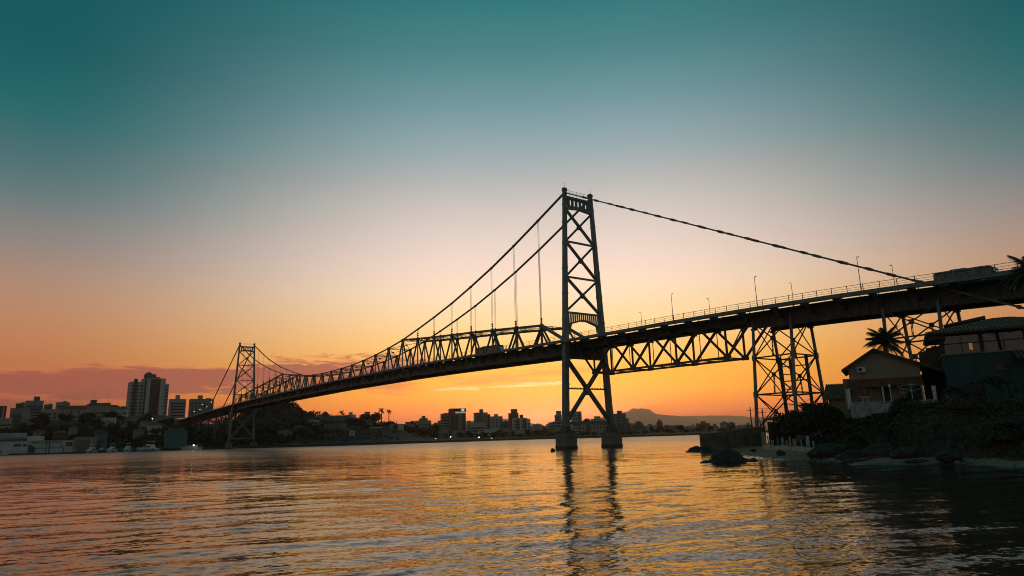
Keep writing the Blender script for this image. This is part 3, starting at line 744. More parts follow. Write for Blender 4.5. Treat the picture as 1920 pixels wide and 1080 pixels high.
# ---- side-span deck trusses, trestles and plate-girder viaduct
WS = 3.0
def side_truss(sgn, s_off):
    f = lambda s: s_off - sgn * s                      # local s from the tower outwards
    for sg in (-1, 1):
        tr = part('side_span_truss', bridge); X = sg * WS
        ztop = lambda s: zd(f(s)) - 1.75
        zb = lambda s: 18.55 - .009 * s if sgn > 0 else 18.8
        nodes = [6.5, 19.8, 33.05, 46.3]; tops = [0.6, 13.15, 26.4, 39.7, 52.6]
        P = lambda s, z: (X, f(s), z)
        for a, b in zip(tops[:-1], tops[1:]):
            mb = MB(); mb.beam(P(a, ztop(a)), P(b, ztop(b)), .5, .55); mb.build('top_chord', STEEL_DK, tr)
        for a, b in zip(nodes[:-1], nodes[1:]):
            mb = MB(); mb.beam(P(a, zb(a)), P(b, zb(b)), .52, .42); mb.build('bottom_chord', STEEL_DK, tr)
        for k, s in enumerate(nodes):
            mb = MB(); mb.beam(P(s, zb(s)), P(tops[k], ztop(tops[k])), .38, .46, up=(1, 0, 0)); mb.build('diagonal', STEEL_DK, tr)
            mb = MB(); mb.beam(P(s, zb(s)), P(tops[k + 1], ztop(tops[k + 1])), .40, .50 if k < 3 else .42, up=(1, 0, 0)); mb.build('diagonal', STEEL_DK, tr)
            mb = MB(); mb.beam(P(s, zb(s)), P(s, ztop(s)), .34, .36, up=(1, 0, 0)); mb.build('post', STEEL_DK, tr)
            mb = MB(); mb.prism([(f(s) - .7, zb(s) - .3), (f(s) + .7, zb(s) - .3), (f(s) + .8, zb(s) + .25), (f(s) + .35, zb(s) + .75), (f(s) - .35, zb(s) + .75), (f(s) - .8, zb(s) + .25)], 'x', X - .29, X + .29); mb.build('gusset', STEEL_DK, tr)
            if k < 3:
                m = tops[k + 1]; mb = MB(); mb.beam(P(m, zb(m)), P(m, ztop(m)), .12, .14, up=(1, 0, 0)); mb.build('hanger_rod', STEEL_DK, tr)
    lb = part('bottom_lateral', bridge)
    mb = MB()
    for k, s in enumerate([6.5, 13.15, 19.8, 26.4, 33.05, 39.7, 46.3]):
        z = 18.5 - .009 * s if sgn > 0 else 18.75
        mb.beam((-WS + .3, f(s), z), (WS - .3, f(s), z), .2, .22)
        if k < 6:
            s2 = s + 6.62; e = 1 if k % 2 else -1
            mb.beam((-e * (WS - .3), f(s), z + .03), (e * (WS - .3), f(s2), z + .03), .18, .16)
        if k % 2 == 0: mb.laced((-WS + .3, f(s), z + .3), (WS - .3, f(s), zd(f(s)) - 2.2), .16, .2, .8, fl=.06)
    mb.build('lateral_brace', STEEL_DK, lb)
    for k in range(0, 4):
        s = [6.5, 19.8, 33.05, 46.3][k]
side_truss(1, 0.0)
side_truss(-1, SPAN)

def trestle(s0, s1, ztop, zgs, levels, wtop=3.25, slope=.105, m=STEEL):
    """four battered legs, X-braced on all sides; zgs: ground height under the legs"""
    t = part('trestle', bridge)
    W = lambda z: wtop + (ztop - z) * slope
    for s in (s0, s1):
        for sg in (-1, 1):
            zg = zgs; mb = MB(); mb.taper((sg * W(zg), s, zg), (sg * W(ztop), s, ztop + .3), .25, .24, .20, .20)
            for z in levels[1:]: mb.box(sg * W(z) - .34, sg * W(z) + .34, s - .32, s + .32, z - .5, z + .5)
            mb.build('leg', m, t)
            fb = MB(); fb.taper((sg * W(zg), s, zg - 2.5), (sg * W(zg), s, zg + .25), 1.0, 1.0, .8, .8); fb.build('footing', CONC, t)
    lv = levels + [zgs + .5]
    for za, zb in zip(lv[:-1], lv[1:]):
        for s in (s0, s1):
            for e in (-1, 1):
                mb = MB(); mb.beam((e * W(za), s, za), (-e * W(zb), s, zb), .15 + .02 * e, .16); mb.build('cross_brace', STEEL_DK, t)
            if zb > zgs + 1: mb = MB(); mb.beam((-W(zb), s, zb), (W(zb), s, zb), .2, .24); mb.build('strut', STEEL_DK, t)
        for sg in (-1, 1):
            for e in (0, 1):
                a, b = (s0, s1) if e else (s1, s0)
                mb = MB(); mb.beam((sg * W(za), a, za), (sg * W(zb), b, zb), .15 + .03 * e, .2); mb.build('cross_brace', STEEL_DK, t)
            zc = (za + zb) / 2; sc = (s0 + s1) / 2; x = sg * W(zc)
            mb = MB(); mb.box(x - .14, x + .14, sc - .34, sc + .34, zc - .4, zc + .4); mb.build('gusset', STEEL_DK, t)
            if zb > zgs + 1: mb = MB(); mb.beam((sg * W(zb), s0, zb), (sg * W(zb), s1, zb), .2, .26); mb.build('strut', STEEL_DK, t)
            if zb > zgs + 1: mb = MB(); mb.laced((sg * W(zc), sc, zc - .4), (sg * W(zb), sc, zb), .14, .26, .7, up=(0, 1, 0), fl=.05, bar=.05); mb.build('hanger_rod', STEEL_DK, t)
    return t
trestle(-53.2, -61.4, 24.3, 3.0, [24.2, 17.2, 10.1])
trestle(-78.3, -86.8, 22.6, 4.2, [22.4, 17.6, 11.0], wtop=3.4)
trestle(-112, -120, 21.0, 7.0, [21.0, 14.0], wtop=3.4)
# perforated columns left standing inside the first trestle
for t_, s_, zt_, lean in ((-1.4, -57.0, 17.0, .4), (-.2, -58.4, 16.6, .5), (2.4, -60.2, 17.4, .3)):
    mb = MB()
    for dx in (-.28, .28): mb.beam((t_ + dx + lean, s_, 2.2), (t_ + dx, s_, zt_), .16, .42)
    for z in np.arange(2.6, zt_ - .2, .95): q = lean * (zt_ - z) / 14.5; mb.box(t_ + q - .3, t_ + q + .3, s_ - .17, s_ + .17, z - .26, z + .26)
    mb.build('perforated_column', STEEL_DK, bridge)
mb = MB()
for z in (15.2, 12.4, 9.6, 6.8): mb.beam((-1.3, -57.0, z), (2.6, -60.2, z + .3), .2, .2); mb.beam((-1.4, -57.0, z + 1.4), (-.2, -58.4, z + 1.2), .2, .16)
mb.build('column_tie', STEEL_DK, bridge)
# plate girders of the viaducts
def girders(s0, s1, n, dep, sp=3.2):
    e = [s0 + (s1 - s0) * k / n for k in range(n + 1)]
    for a, b in zip(e[:-1], e[1:]):
        for sg in (-1, 1):
            mb = MB(); za, zb = zd(a) - 1.38, zd(b) - 1.38; x = sg * sp
            mb.beam((x, a, za - dep / 2), (x, b, zb - dep / 2), .12, dep)
            for dz in (-.04, -dep): mb.beam((x, a, za + dz), (x, b, zb + dz), .5, .1)
            L = abs(b - a)
            for k in range(int(L / 1.5)):
                s = a + (b - a) * (k + .5) / int(L / 1.5); z = zd(s) - 1.38; mb.box(x - .2, x + .2, s - .04, s + .04, z - dep + .06, z - .1)
            mb.build('plate_girder', STEEL_DK, bridge)
girders(-52.9, -158, 6, 2.0)
girders(SPAN + 53.5, 540, 6, 2.0)
for s0, s1 in ((SPAN + 53.5, SPAN + 61), (SPAN + 84, SPAN + 91), (SPAN + 113, SPAN + 120), (SPAN + 140, SPAN + 146)):
    p = bw(0, (s0 + s1) / 2, 0); zg = ground_far(p.x, p.y); zt = zd(s0) - 3.3
    if zt - zg > 3: trestle(s0, s1, zt, zg - .5, [zt - .1, zt - (zt - zg) * .5] if zt - zg < 14 else [zt - .1, zt - (zt - zg) * .33, zt - (zt - zg) * .66])
# bearing blocks where the decks meet the trestles
mb = MB()
for s in (-53.2, -61.4, -78.3, -86.8):
    for sg in (-1, 1): mb.box(sg * 3.2 - .4, sg * 3.2 + .4, s - .45, s + .45, zd(s) - 3.75, zd(s) - 3.42)
mb.build('bearing', STEEL_DK, bridge)

# ---- lamp posts on the bridge, a thing each
def lamp_post():
    t = thing('street_lamp', '', 'street lamp')
    mb = MB(); mb.tube([(0, 0, 0), (0, 0, 3.0), (0, 0, 6.0)], [.085, .06, .045], 8); mb.box(-.14, .14, -.14, .14, 0, .12); mb.box(-.09, .09, -.07, .07, .5, .95)
    mb.build('pole', RAIL, t)
    mb = MB(); mb.tube([(0, 0, 5.9), (.12, 0, 6.04), (.28, 0, 6.06)], .03, 6); mb.build('arm', RAIL, t)
    mb = MB(); mb.prism([(.22, 6.02), (.66, 6.03), (.68, 6.09), (.5, 6.14), (.22, 6.12)], 'y', -.1, .1); mb.build('lamp_head', WHITE, t)
    return t
LP0 = lamp_post()
lamp_spots = []
NEAR = [(1612, 478, 31.97), (1417, 517, 32.5), (1261, 549, 33.05)]
lbl_near = ['tall street lamp on the near railing, right of where the back stay crosses it', 'tall street lamp on the near railing directly above the tall trestle', 'tall street lamp on the near railing above the deck truss']
lbl_far = ['shorter looking street lamp on the far railing, rightmost, just left of the bus', 'shorter looking street lamp on the far railing beside the tall trestle', 'shorter looking street lamp on the far railing above the middle of the deck truss', 'street lamp on the far railing standing closest to the near tower']
lamps = [(-TE + .45, s, l, 0) for s, l in zip((-77.1, -57.3, -36.6), lbl_near)]
for (px, py), zt, l in zip([(1649, 489), (1461, 525), (1306, 555), (1175.5, 580)], (32.0, 32.6, 33.1, 33.5), lbl_far):
    t_, s_ = on_bridge(px, py, zt); lamps.append((max(4.9, min(TE - .4, t_)), s_, l, math.pi))
for k, (t_, s_, l, r) in enumerate(lamps):
    o = LP0 if k == 0 else copy_tree(LP0)
    o.location = bw(t_, s_, zd(s_) - .02); o.rotation_euler = (0, 0, BR_TH + r); o['label'] = l; o['group'] = 'street lamps on the bridge'

# ---- two buses
BUSB = mat('bus_body', (.03, .06, .065), .4, 0, scale=.6, var=.12)
BUSW = mat('bus_white', (.42, .46, .46), .4, 0, scale=.6, var=.08)
RUB = mat('rubber', (.02, .02, .02), .9)
WGL = glass('bus_glass', (.07, .085, .085), .05)
def bus(label, L, body):
    t = thing('city_bus', label, 'bus', group='buses crossing the bridge')
    H, W2 = 3.05, 1.25
    mb = MB()                                          # lower body, roof and end walls leave a band for the glazing
    prof = [(0, .35), (L - .35, .35), (L, .55), (L - .03, 1.15), (0, 1.15)]
    mb.prism(prof, 'x', -W2, W2)
    roof = [(0.05, 2.45), (L - .55, 2.45), (L - .7, 2.75), (L - 1.1, H), (.25, H), (.05, 2.85)]
    mb.prism(roof, 'x', -W2 + .01, W2 - .01)
    n = int(L / 1.55)
    for sg in (-1, 1):
        for k in range(n + 1):
            y = .12 + (L - .9) * k / n; mb.box(sg * W2 - .05 * (sg > 0) - .0, sg * W2 + .05 * (sg < 0), y - .07, y + .07, 1.15, 2.45)
    mb.box(-W2 + .06, W2 - .06, .03, .14, 1.15, 2.45)
    mb.build('body', body, t)
    ib = MB(); ib.box(-.95, .95, .8, L - 2.2, 1.12, 1.55)
    for k in range(int(L / 1.1) - 2): ib.box(-1.0, -.15, 1.0 + k * 1.1, 1.25 + k * 1.1, 1.55, 2.0); ib.box(.15, 1.0, 1.0 + k * 1.1, 1.25 + k * 1.1, 1.55, 2.0)
    ib.build('seats', DKTRIM, t, label='rows of passenger seats')
    for sg in (-1, 1):
        for k in range(n):
            y0 = .12 + (L - .9) * k / n + .07; y1 = .12 + (L - .9) * (k + 1) / n - .07
            w = MB(); w.box(sg * W2 - .03, sg * W2 - .01, y0, y1, 1.16, 2.44) if sg > 0 else w.box(-W2 + .01, -W2 + .03, y0, y1, 1.16, 2.44)
            w.build('side_window', WGL, t)
    w = MB(); w.quad((-W2 + .1, L - .05, 1.16), (W2 - .1, L - .05, 1.16), (W2 - .1, L - .62, 2.5), (-W2 + .1, L - .62, 2.5)); w.build('windscreen', WGL, t)
    mb = MB(); mb.box(-.8, .8, L * .25, L * .25 + 2.2, H + .01, H + .22); mb.prism([(L * .6, H), (L * .6 + 1.6, H), (L * .6 + 1.4, H + .17), (L * .6 + .2, H + .17)], 'x', -.6, .6); mb.build('roof_unit', body, t)
    for sg in (-1, 1):
        for y in (L * .2, L * .78):
            mb = MB(); mb.prism([(y + .48 * math.cos(q * math.pi / 8), .49 + .48 * math.sin(q * math.pi / 8)) for q in range(16)], 'x', sg * 1.1 - .14, sg * 1.1 + .16); wh = mb.build('wheel', RUB, t)
            mb = MB(); mb.prism([(y + .24 * math.cos(q * math.pi / 6), .49 + .24 * math.sin(q * math.pi / 6)) for q in range(12)], 'x', sg * 1.2 - .08, sg * 1.2 + .09); mb.build('rim', RAIL, wh)
        mb = MB(); mb.box(sg * .85 - .16, sg * .85 + .16, L - .12, L - .0, .72, .95); mb.build('headlight', WHITE, t)
        mb = MB(); mb.tube([(sg * 1.2, L - .5, 2.5), (sg * 1.5, L - .15, 2.45), (sg * 1.52, L - .12, 2.1)], .035, 6); mb.box(sg * 1.52 - .1, sg * 1.52 + .1, L - .17, L - .09, 1.75, 2.15); mb.build('mirror', DKTRIM, t)
    return t
b1 = bus('small looking teal bus crossing the main span left of the near tower', 13.0, BUSB); b1.location = bw(-2.3, 48.2, zd(48.2) - .30); b1.rotation_euler = (math.atan(-.022), 0, BR_TH + math.pi)
b2 = bus('dark city bus with pale windscreen on the viaduct at the right, beside palm fronds', 8.7, BUSB); b2.location = bw(-1.4, -86.4, zd(-86.7) - .45); b2.rotation_euler = (math.atan((zd(-98.6) - zd(-86.6)) / 12.0), 0, BR_TH + math.pi)

b2.scale = (1, 1, .87)
# ------------------------------------------------------------------ right bank: houses, walls, plants, rocks
def leaf_cloud(centres, size, seed, up=0.3):
    """numpy cloud of leaf-sized quads round the given points"""
    rs = np.random.RandomState(seed); n = len(centres)
    nrm = rs.normal(size=(n, 3)); nrm[:, 2] += up; nrm /= np.linalg.norm(nrm, axis=1)[:, None]
    a = np.cross(nrm, rs.normal(size=(n, 3))); a /= np.linalg.norm(a, axis=1)[:, None]; b = np.cross(nrm, a)
    sz = (size * (.6 + .8 * rs.rand(n)))[:, None]; a *= sz; b *= sz * .55
    V = np.stack([centres - a, centres - b * .9, centres + a, centres + b * .9], 1).reshape(-1, 3)
    return V, np.arange(4 * n).reshape(-1, 4)

def build_undergrowth():
    rs = np.random.RandomState(3); n = 62000
    Y = 44 + rs.rand(n) * 68; X = np.interp(Y, _SY, _SX) + 3 + rs.rand(n) * 26
    d = X - np.interp(Y, _SY, _SX); db = np.interp(Y, [20, 51, 58, 64, 70, 80, 90, 98, 106, 140], [4.0, 4.2, 4.2, 4.6, 5.2, 6.0, 7.2, 8.5, 9, 10])
    cl = fbm(X / 2.4 + 13, Y / 2.4 + 44, 3)
    k = (d > db + (cl - .2) * 1.5) & (d < db + 9 + 5 * cl)
    # keep the terraces clear
    gx = X - 44.2; inside = (Y > 82.2) & (Y < 110) & (X > 42.6 - (Y - 83.3) * 1.6) & (X > 40.5)
    k &= ~inside; k &= ~((Y > 96) & (d > 9))
    X, Y, cl = X[k], Y[k], cl[k]
    hump = np.maximum(0, cl - .30) * 2.6 + .12
    Z = bank_h(X, Y) + rs.rand(len(X)) ** .6 * hump
    off = rs.normal(size=(len(X), 2)) * .12
    V, F = leaf_cloud(np.stack([X + off[:, 0], Y + off[:, 1], Z], -1), .19, 4)
    o = link('undergrowth', np_mesh('undergrowth', V, F, LEAF2)); o['kind'] = 'stuff'
    m = o.data; m.materials.append(LEAF); m.polygons.foreach_set('material_index', (vnoise(X / 1.7 + 5, Y / 1.7) > .5).astype(np.int32))
build_undergrowth()
def build_bank_grass():
    rs = np.random.RandomState(17); n = 26000
    Y = 44 + rs.rand(n) * 66; X = np.interp(Y, _SY, _SX) + 2.5 + rs.rand(n) * 17
    d = X - np.interp(Y, _SY, _SX); db = np.interp(Y, [20, 51, 58, 64, 70, 80, 90, 98, 106, 140], [4.0, 4.2, 4.2, 4.6, 5.2, 6.0, 7.2, 8.5, 9, 10])
    k = (d > db - .3) & (d < db + 11) & (vnoise(X / 1.9 + 60, Y / 1.9 + 4) > .46) & ~((Y > 82.2) & (X > 42.4 - (Y - 83.3) * 1.6) & (X > 40.3))
    X, Y = X[k], Y[k]; n = len(X); Z = bank_h(X, Y) - .05; h = .35 + .75 * rs.rand(n) ** 2; a = rs.rand(n) * 6.283; w = .022
    B = np.stack([X, Y, Z], -1); t = np.stack([np.cos(a), np.sin(a), a * 0], -1); ln = np.stack([rs.normal(size=n) * .35 * h - .15 * h, rs.normal(size=n) * .35 * h, h], -1)
    V = np.stack([B - t * w, B + t * w, B + ln], 1).reshape(-1, 3)
    o = link('bank_grass', np_mesh('bank_grass', V, np.arange(3 * n).reshape(-1, 3), DRYG)); o['kind'] = 'stuff'
DRYG = mat('dry_grass', (.20, .16, .09), .9, scale=.7, col2=(.09, .085, .045))
build_bank_grass()

def shrub(label, X, Y, r, h, n=2600, seed=1, m=LEAF, leaf=.16, group=None, name='shrub', zoff=0):
    rs = np.random.RandomState(seed); z0 = float(bank_h(X, Y, False)) + zoff
    t = thing(name, label, 'shrub', (X, Y, z0), 0, group)
    d = rs.normal(size=(n, 3)); d /= np.linalg.norm(d, axis=1)[:, None]; d[:, 2] = np.abs(d[:, 2])
    lump = .72 + .5 * fbm(d[:, 0] * 2.2 + seed * 9, d[:, 1] * 2.2 + d[:, 2] * 2 + 7, 3)
    rr = (rs.rand(n) ** .35) * lump
    P = d * rr[:, None] * np.array([r, r, h]); P[:, 2] += .1
    V, F = leaf_cloud(P, leaf, seed)
    link('foliage', np_mesh('foliage', V, F, m), t)
    mb = MB()
    for k in range(6):
        a = k * 1.05 + seed; mb.tube([(0, 0, -.4), (math.cos(a) * r * .3, math.sin(a) * r * .3, h * .35), (math.cos(a) * r * .55, math.sin(a) * r * .55, h * .7)], [.07, .05, .02], 5)
    mb.build('stem', BARK, t)
    return t

def palm(label, base, H, L, n, seed, trunk_r=.2, droop=.9, lean=(0, 0), group=None, skirt=True):
    rs = random.Random(seed); t = thing('palm_tree', label, 'palm tree', base, 0, group)
    mb = MB(); k = 9; pts = [(lean[0] * (i / k) ** 2, lean[1] * (i / k) ** 2, H * i / k - .3) for i in range(k + 1)]
    mb.tube(pts, [trunk_r * (1.15 - .3 * i / k) for i in range(k + 1)], 9)
    for i in range(1, 26):
        f = i / 26; p = Vector((lean[0] * f * f, lean[1] * f * f, H * f - .3)); rr = trunk_r * (1.18 - .3 * f); mb.tube([p - Vector((0, 0, .03)), p + Vector((0, 0, .03))], rr, 9)
    mb.build('trunk', BARK, t)
    top = Vector((lean[0], lean[1], H - .3))
    meshes = []
    for v in range(3):
        f = MB(); m = 12; pts = []
        for i in range(m + 1):
            u = i / m; pts.append(Vector((L * (u - .13 * u * u * droop), .04 * L * math.sin(3 * u) * (v - 1), L * (.42 * u - (.62 + .12 * v) * droop * u * u))))
        f.tube(pts, [.045 * (1.1 - i / m) + .006 for i in range(m + 1)], 4)
        for i in range(1, m * 4):
            u = i / (m * 4.); a = u * m; i0 = int(a); q = pts[i0].lerp(pts[min(m, i0 + 1)], a - i0); dr = (pts[min(m, i0 + 1)] - pts[i0]).normalized()
            ll = L * .30 * (math.sin(math.pi * min(1, u * .93 + .10)) ** .6) + .04
            for sg in (-1, 1):
                sd = Vector((0, sg, 0)); tip = q + (dr * .55 + sd * .72 + Vector((0, 0, -.42 - .25 * rs.random()))).normalized() * ll * (.85 + .3 * rs.random())
                w = dr * .035 * L / 3; mid = q.lerp(tip, .5) + Vector((0, 0, .05 * ll))
                f.tri(q - w, mid + w * .9, tip); f.tri(q - w, q + w, mid + w * .9)
        meshes.append(f.mesh('frond', PALML))
    for i in range(n):
        el = rs.choice([.0, .3, .6, .9, 1.15]) if i > 3 else 1.3; az = i * 2.399 + rs.random() * .4
        if skirt and i % 5 == 0: el = -.35
        o = link('frond', meshes[i % 3], t, top, (0, -el * .95 + .12, az)); s = .82 + .3 * rs.random(); o.scale = (s, s, s)
    c = MB(); c.tube([top - Vector((0, 0, .5)), top + Vector((0, 0, .15)), top + Vector((0, 0, .5))], [trunk_r * .9, trunk_r * 1.5, trunk_r * .5], 8); c.build('crown_shaft', LEAF2, t)
    return t

# ---- the beige gabled house
def face_rz(p, turn=0.0): return -math.atan2(p.x, p.y) + turn
def gable_house():
    Y = 87.0; pl, pr = pt(1598, 750, Y), pt(1713, 742, Y)
    rz = -.50
    W = (pr - pl).length / math.cos(rz + .49) * 1.0; z0 = 6.35
    t = thing('gabled_house', 'beige rendered house with low dark gable roof, air conditioner and red porch roof', 'house', (pl.x, pl.y, z0), rz)
    D = 9.0; zt = pt(1600, 690, Y).z - z0; zr = pt(1640, 660, Y).z - z0; zR = zt - .15
    rx = W * .40
    mb = MB(); mb.prism([(0, 0), (W, 0), (W, zR), (rx, zr), (0, zt)], 'y', 0, D); mb.build('wall', BEIGE, t)
    mb = MB(); mb.box(-.02, W + .02, -.02, D + .02, -3.2, -.004); mb.build('base', CONC, t)
    mb = MB(); th = .16; ov = .55
    def slope(xa, za, xb, zb):
        mb.hexa([(xa, -ov, za), (xb, -ov, zb), (xb, D + ov, zb), (xa, D + ov, za), (xa, -ov, za + th), (xb, -ov, zb + th), (xb, D + ov, zb + th), (xa, D + ov, za + th)])
    g1 = (zr - zt) / rx; g2 = (zr - zR) / (W - rx)
    slope(-.75, zt - .75 * g1 + .03, rx, zr + .03); slope(rx + .004, zr + .03, W + 2.6, zR - 2.6 * g2 + .03)
    rf = mb.build('roof', DKTRIM, t)
    rb = MB()                                                       # rows of tiles over the boards
    for k in range(24):
        y = -ov + .05 + (D + 2 * ov - .1) * k / 23
        rb.beam((-.75, y, zt - .75 * g1 + .24), (rx, y, zr + .24), .2, .10); rb.beam((rx, y, zr + .24), (W + 2.6, y, zR - 2.6 * g2 + .24), .2, .10)
    rb.build('roof_tiles', TILE, rf, kind='stuff')
    mb = MB(); mb.beam((-.78, -ov - .04, zt - .78 * g1 + .04), (rx, -ov - .04, zr + .08), .06, .26); mb.beam((rx, -ov - .04, zr + .08), (W + 2.62, -ov - .04, zR - 2.62 * g2 + .04), .06, .26); mb.build('barge_board', DKWOOD, t)
    # upper rear roof seen over the ridge
    mb = MB(); mb.hexa([(rx + .8, 3, zr - .35), (W + 4.6, 3, zR - 1.75), (W + 4.6, 9, zR - 1.75), (rx + .8, 9, zr - .35), (rx + .8, 3, zr + .30), (W + 4.6, 3, zR - 1.35), (W + 4.6, 9, zR - 1.35), (rx + .8, 9, zr + .30)]); mb.build('rear_roof', TILE, t)
    # air conditioner
    ax, az_ = W * .13, zt - .35
    mb = MB(); mb.box(ax, ax + .95, -.42, -.02, az_ - .32, az_ + .36); ac = mb.build('air_conditioner', WHITE, t)
    mb = MB(); mb.prism([(ax + .36 + .25 * math.cos(q * math.pi / 8), az_ + .02 + .25 * math.sin(q * math.pi / 8)) for q in range(16)], 'y', -.45, -.425); mb.build('fan_grille', DKTRIM, ac)
    mb = MB(); mb.box(ax + .1, ax + .2, -.45, -.02, az_ - .42, az_ - .33); mb.box(ax + .75, ax + .85, -.45, -.02, az_ - .42, az_ - .33); mb.build('bracket', DKTRIM, ac)
    # porch with a red lean-to roof
    zp = 2.55; mb = MB(); PD = 2.1
    mb.hexa([(-.35, -PD, zp - .55), (W + .1, -PD, zp - .55), (W + .1, -.01, zp + .42), (-.1, -.01, zp + .42), (-.35, -PD, zp - .45), (W + .1, -PD, zp - .45), (W + .1, -.01, zp + .53), (-.1, -.01, zp + .53)])
    pr_ = mb.build('porch_roof', REDROOF, t)
    rb = MB()
    for k in range(34): x = -.3 + (W + .3) * k / 33; rb.beam((x, -PD - .05, zp - .42), (x * .975 + .08, -.06, zp + .56), .13, .08)
    rb.build('roof_tiles', REDROOF, pr_, kind='stuff')
    for x in (-.15, W * .45, W - .1): mb = MB(); mb.box(x - .09, x + .09, -PD + .1, -PD + .28, -.2, zp - .55); mb.build('porch_post', WHITE, t)
    mb = MB(); mb.box(W * .42, W * .42 + .95, -.06, -.01, 0, 2.05); dr = mb.build('door', DKWOOD, t); mb = MB(); mb.box(W * .42 + .8, W * .42 + .86, -.1, -.062, .95, 1.05); mb.build('handle', RAIL, dr)
    for x, w, z, h in ((W * .10, 1.5, 1.0, .95), (W * .70, .55, 1.25, .5)):
        mb = MB(); mb.box(x, x + w, -.05, -.01, z, z + h); wd = mb.build('window', GLASSD, t)
        mb = MB()
        for a in (x - .06, x + w / 2 - .03, x + w): mb.box(a, a + .06, -.08, -.012, z - .06, z + h + .06)
        for a in (z - .06, z + h): mb.box(x - .06, x + w + .06, -.085, -.014, a, a + .06)
        mb.build('frame', WHITE, wd)
    mb = MB(); mb.box(W * .76, W * .97, -.05, -.01, .0, 2.0); mb.build('garage_opening', DKTRIM, t)
    # side wall windows and the low left annexe
    for y in (2.0, 5.4): mb = MB(); mb.box(W + .01, W + .05, y, y + 1.1, zt - 1.7, zt - .5); wd = mb.build('window', GLASSD, t); mb = MB(); mb.box(W + .012, W + .09, y - .08, y, zt - 1.8, zt - .4); mb.box(W + .012, W + .09, y + 1.1, y + 1.18, zt - 1.8, zt - .4); mb.build('frame', DKWOOD, wd)
    mb = MB(); mb.box(-.85, -.012, .6, 4, -.6, 3.35); mb.build('annexe_wall', BEIGE, t)
    mb = MB(); mb.box(-.5, -.06, -1.8, .55, -.6, 1.9); mb.build('side_screen', WHITE, t)
    return t, pl, W, rz, z0
HOUSE, HP, HW, HRZ, HZ = gable_house()
def house_pt(u, v, z):
    c, s = math.cos(HRZ), math.sin(HRZ); return Vector((HP.x + u * c - v * s, HP.y + u * s + v * c, HZ + z))
def at_house(name, label, cat, u, v, z, group=None): return thing(name, label, cat, house_pt(u, v, z), HRZ, group)

# white retaining wall below the porch
t = at_house('retaining_wall', 'rough whitewashed retaining wall below the porch of the beige house', 'wall', 0, -4.2, 0)
mb = MB(); n = 14
for k in range(n):
    x0, x1 = .1 + (HW + 1.0) * k / n, .1 + (HW + 1.0) * (k + 1) / n
    top = -.05 + .03 * math.sin(k * 2.1); bot = -2.9 if k < 4 else -2.4
    mb.hexa([(x0, -.2, bot), (x1, -.2, bot), (x1, .2, bot), (x0, .2, bot), (x0, -.16, top), (x1, -.16, top), (x1, .2, top), (x0, .2, top)])
mb.build('wall_face', WHITEW, t)
mb = MB(); mb.box(-.05, HW + 1.15, -.26, .24, .0, .12); mb.build('coping', WHITEW, t)
mb = MB(); mb.box(.1, HW + .9, .25, 4.15, -.4, -.06); mb.build('terrace_floor', CONC, t)
mb = MB(); mb.box(-.15, .22, -.32, .22, -3.1, .2); mb.box(1.55, 1.75, -.30, .2, -3.0, -.05); mb.build('pilaster', WHITEW, t)
# porch furniture
t = at_house('garden_lamp', 'white garden lamp post standing in front of the dark porch door', 'lamp', HW * .55, -3.6, 0)
mb = MB(); mb.tube([(0, 0, -.3), (0, 0, 1.75)], [.06, .045], 8); mb.build('pole', WHITE, t)
mb = MB(); mb.tube([(0, 0, 1.75), (0, 0, 1.85), (0, 0, 2.1), (0, 0, 2.22)], [.05, .15, .12, .02], 8); mb.build('lantern', WHITE, t)
t = at_house('clothes_airer', 'white rotary clothes airer with bare spread arms at the porch end', 'clothes airer', HW * .83, -3.5, 0)
mb = MB(); mb.tube([(0, 0, -.3), (0, 0, 2.1)], .035, 6); mb.build('pole', WHITE, t)
for k in range(4):
    a = k * math.pi / 2 + .2; mb = MB(); mb.tube([(0, 0, 1.15), (1.5 * math.cos(a), 1.5 * math.sin(a), 1.75)], .025, 5); mb.tube([(0, 0, 2.05), (1.5 * math.cos(a), 1.5 * math.sin(a), 1.75)], .015, 4); mb.build('arm', WHITE, t)
t = at_house('white_urn', 'slim white garden urn on a plinth at the right end of the porch wall', 'urn', HW + .95, -3.4, 0)
mb = MB(); mb.tube([(0, 0, -.3), (0, 0, .75), (0, 0, .8), (0, 0, .95), (0, 0, 1.45), (0, 0, 1.6), (0, 0, 1.75)], [.2, .17, .28, .16, .26, .2, .29], 10); mb.build('body', WHITE, t)
t = at_house('patio_table', 'small pale table left on the porch below the left window', 'table', HW * .2, -2.6, 0)
mb = MB(); mb.tube([(0, 0, .72), (0, 0, .76)], .5, 14); mb.build('table_top', WHITE, t)
for k in range(4): a = k * math.pi / 2 + .7; mb = MB(); mb.tube([(.33 * math.cos(a), .33 * math.sin(a), .72), (.42 * math.cos(a), .42 * math.sin(a), -.05)], .025, 5); mb.build('leg', WHITE, t)

# small tiled shed left of the beige house
p = pt(1548, 752, 95); q = pt(1592, 752, 95)
t = thing('tiled_shed', 'small brown shed with steep tiled roof left of the beige house', 'shed', (p.x, p.y, 5.2), -.45)
w = (q - p).length * 1.15; zt = pt(1570, 721, 95).z - 5.2; ze = pt(1548, 748, 95).z - 5.2
mb = MB(); mb.box(.35, w, .3, 4, -1.0, ze + .1); mb.build('wall', BEIGE, t)
mb = MB(); mb.hexa([(-.2, -.3, ze - .15), (w, -.3, ze - .15), (w, 2.6, zt), (.35, 2.6, zt), (-.2, -.3, ze - .02), (w, -.3, ze - .02), (w, 2.6, zt + .14), (.35, 2.6, zt + .14)]); rf = mb.build('roof', TILE, t)
for k in range(13):
    f = k / 12; mb = MB(); mb.beam((-.2 + (w + .2) * f, -.36, ze + .03), (.35 + (w - .35) * f, 2.62, zt + .19), .17, .1); mb.build('tile_row', TILE, rf)
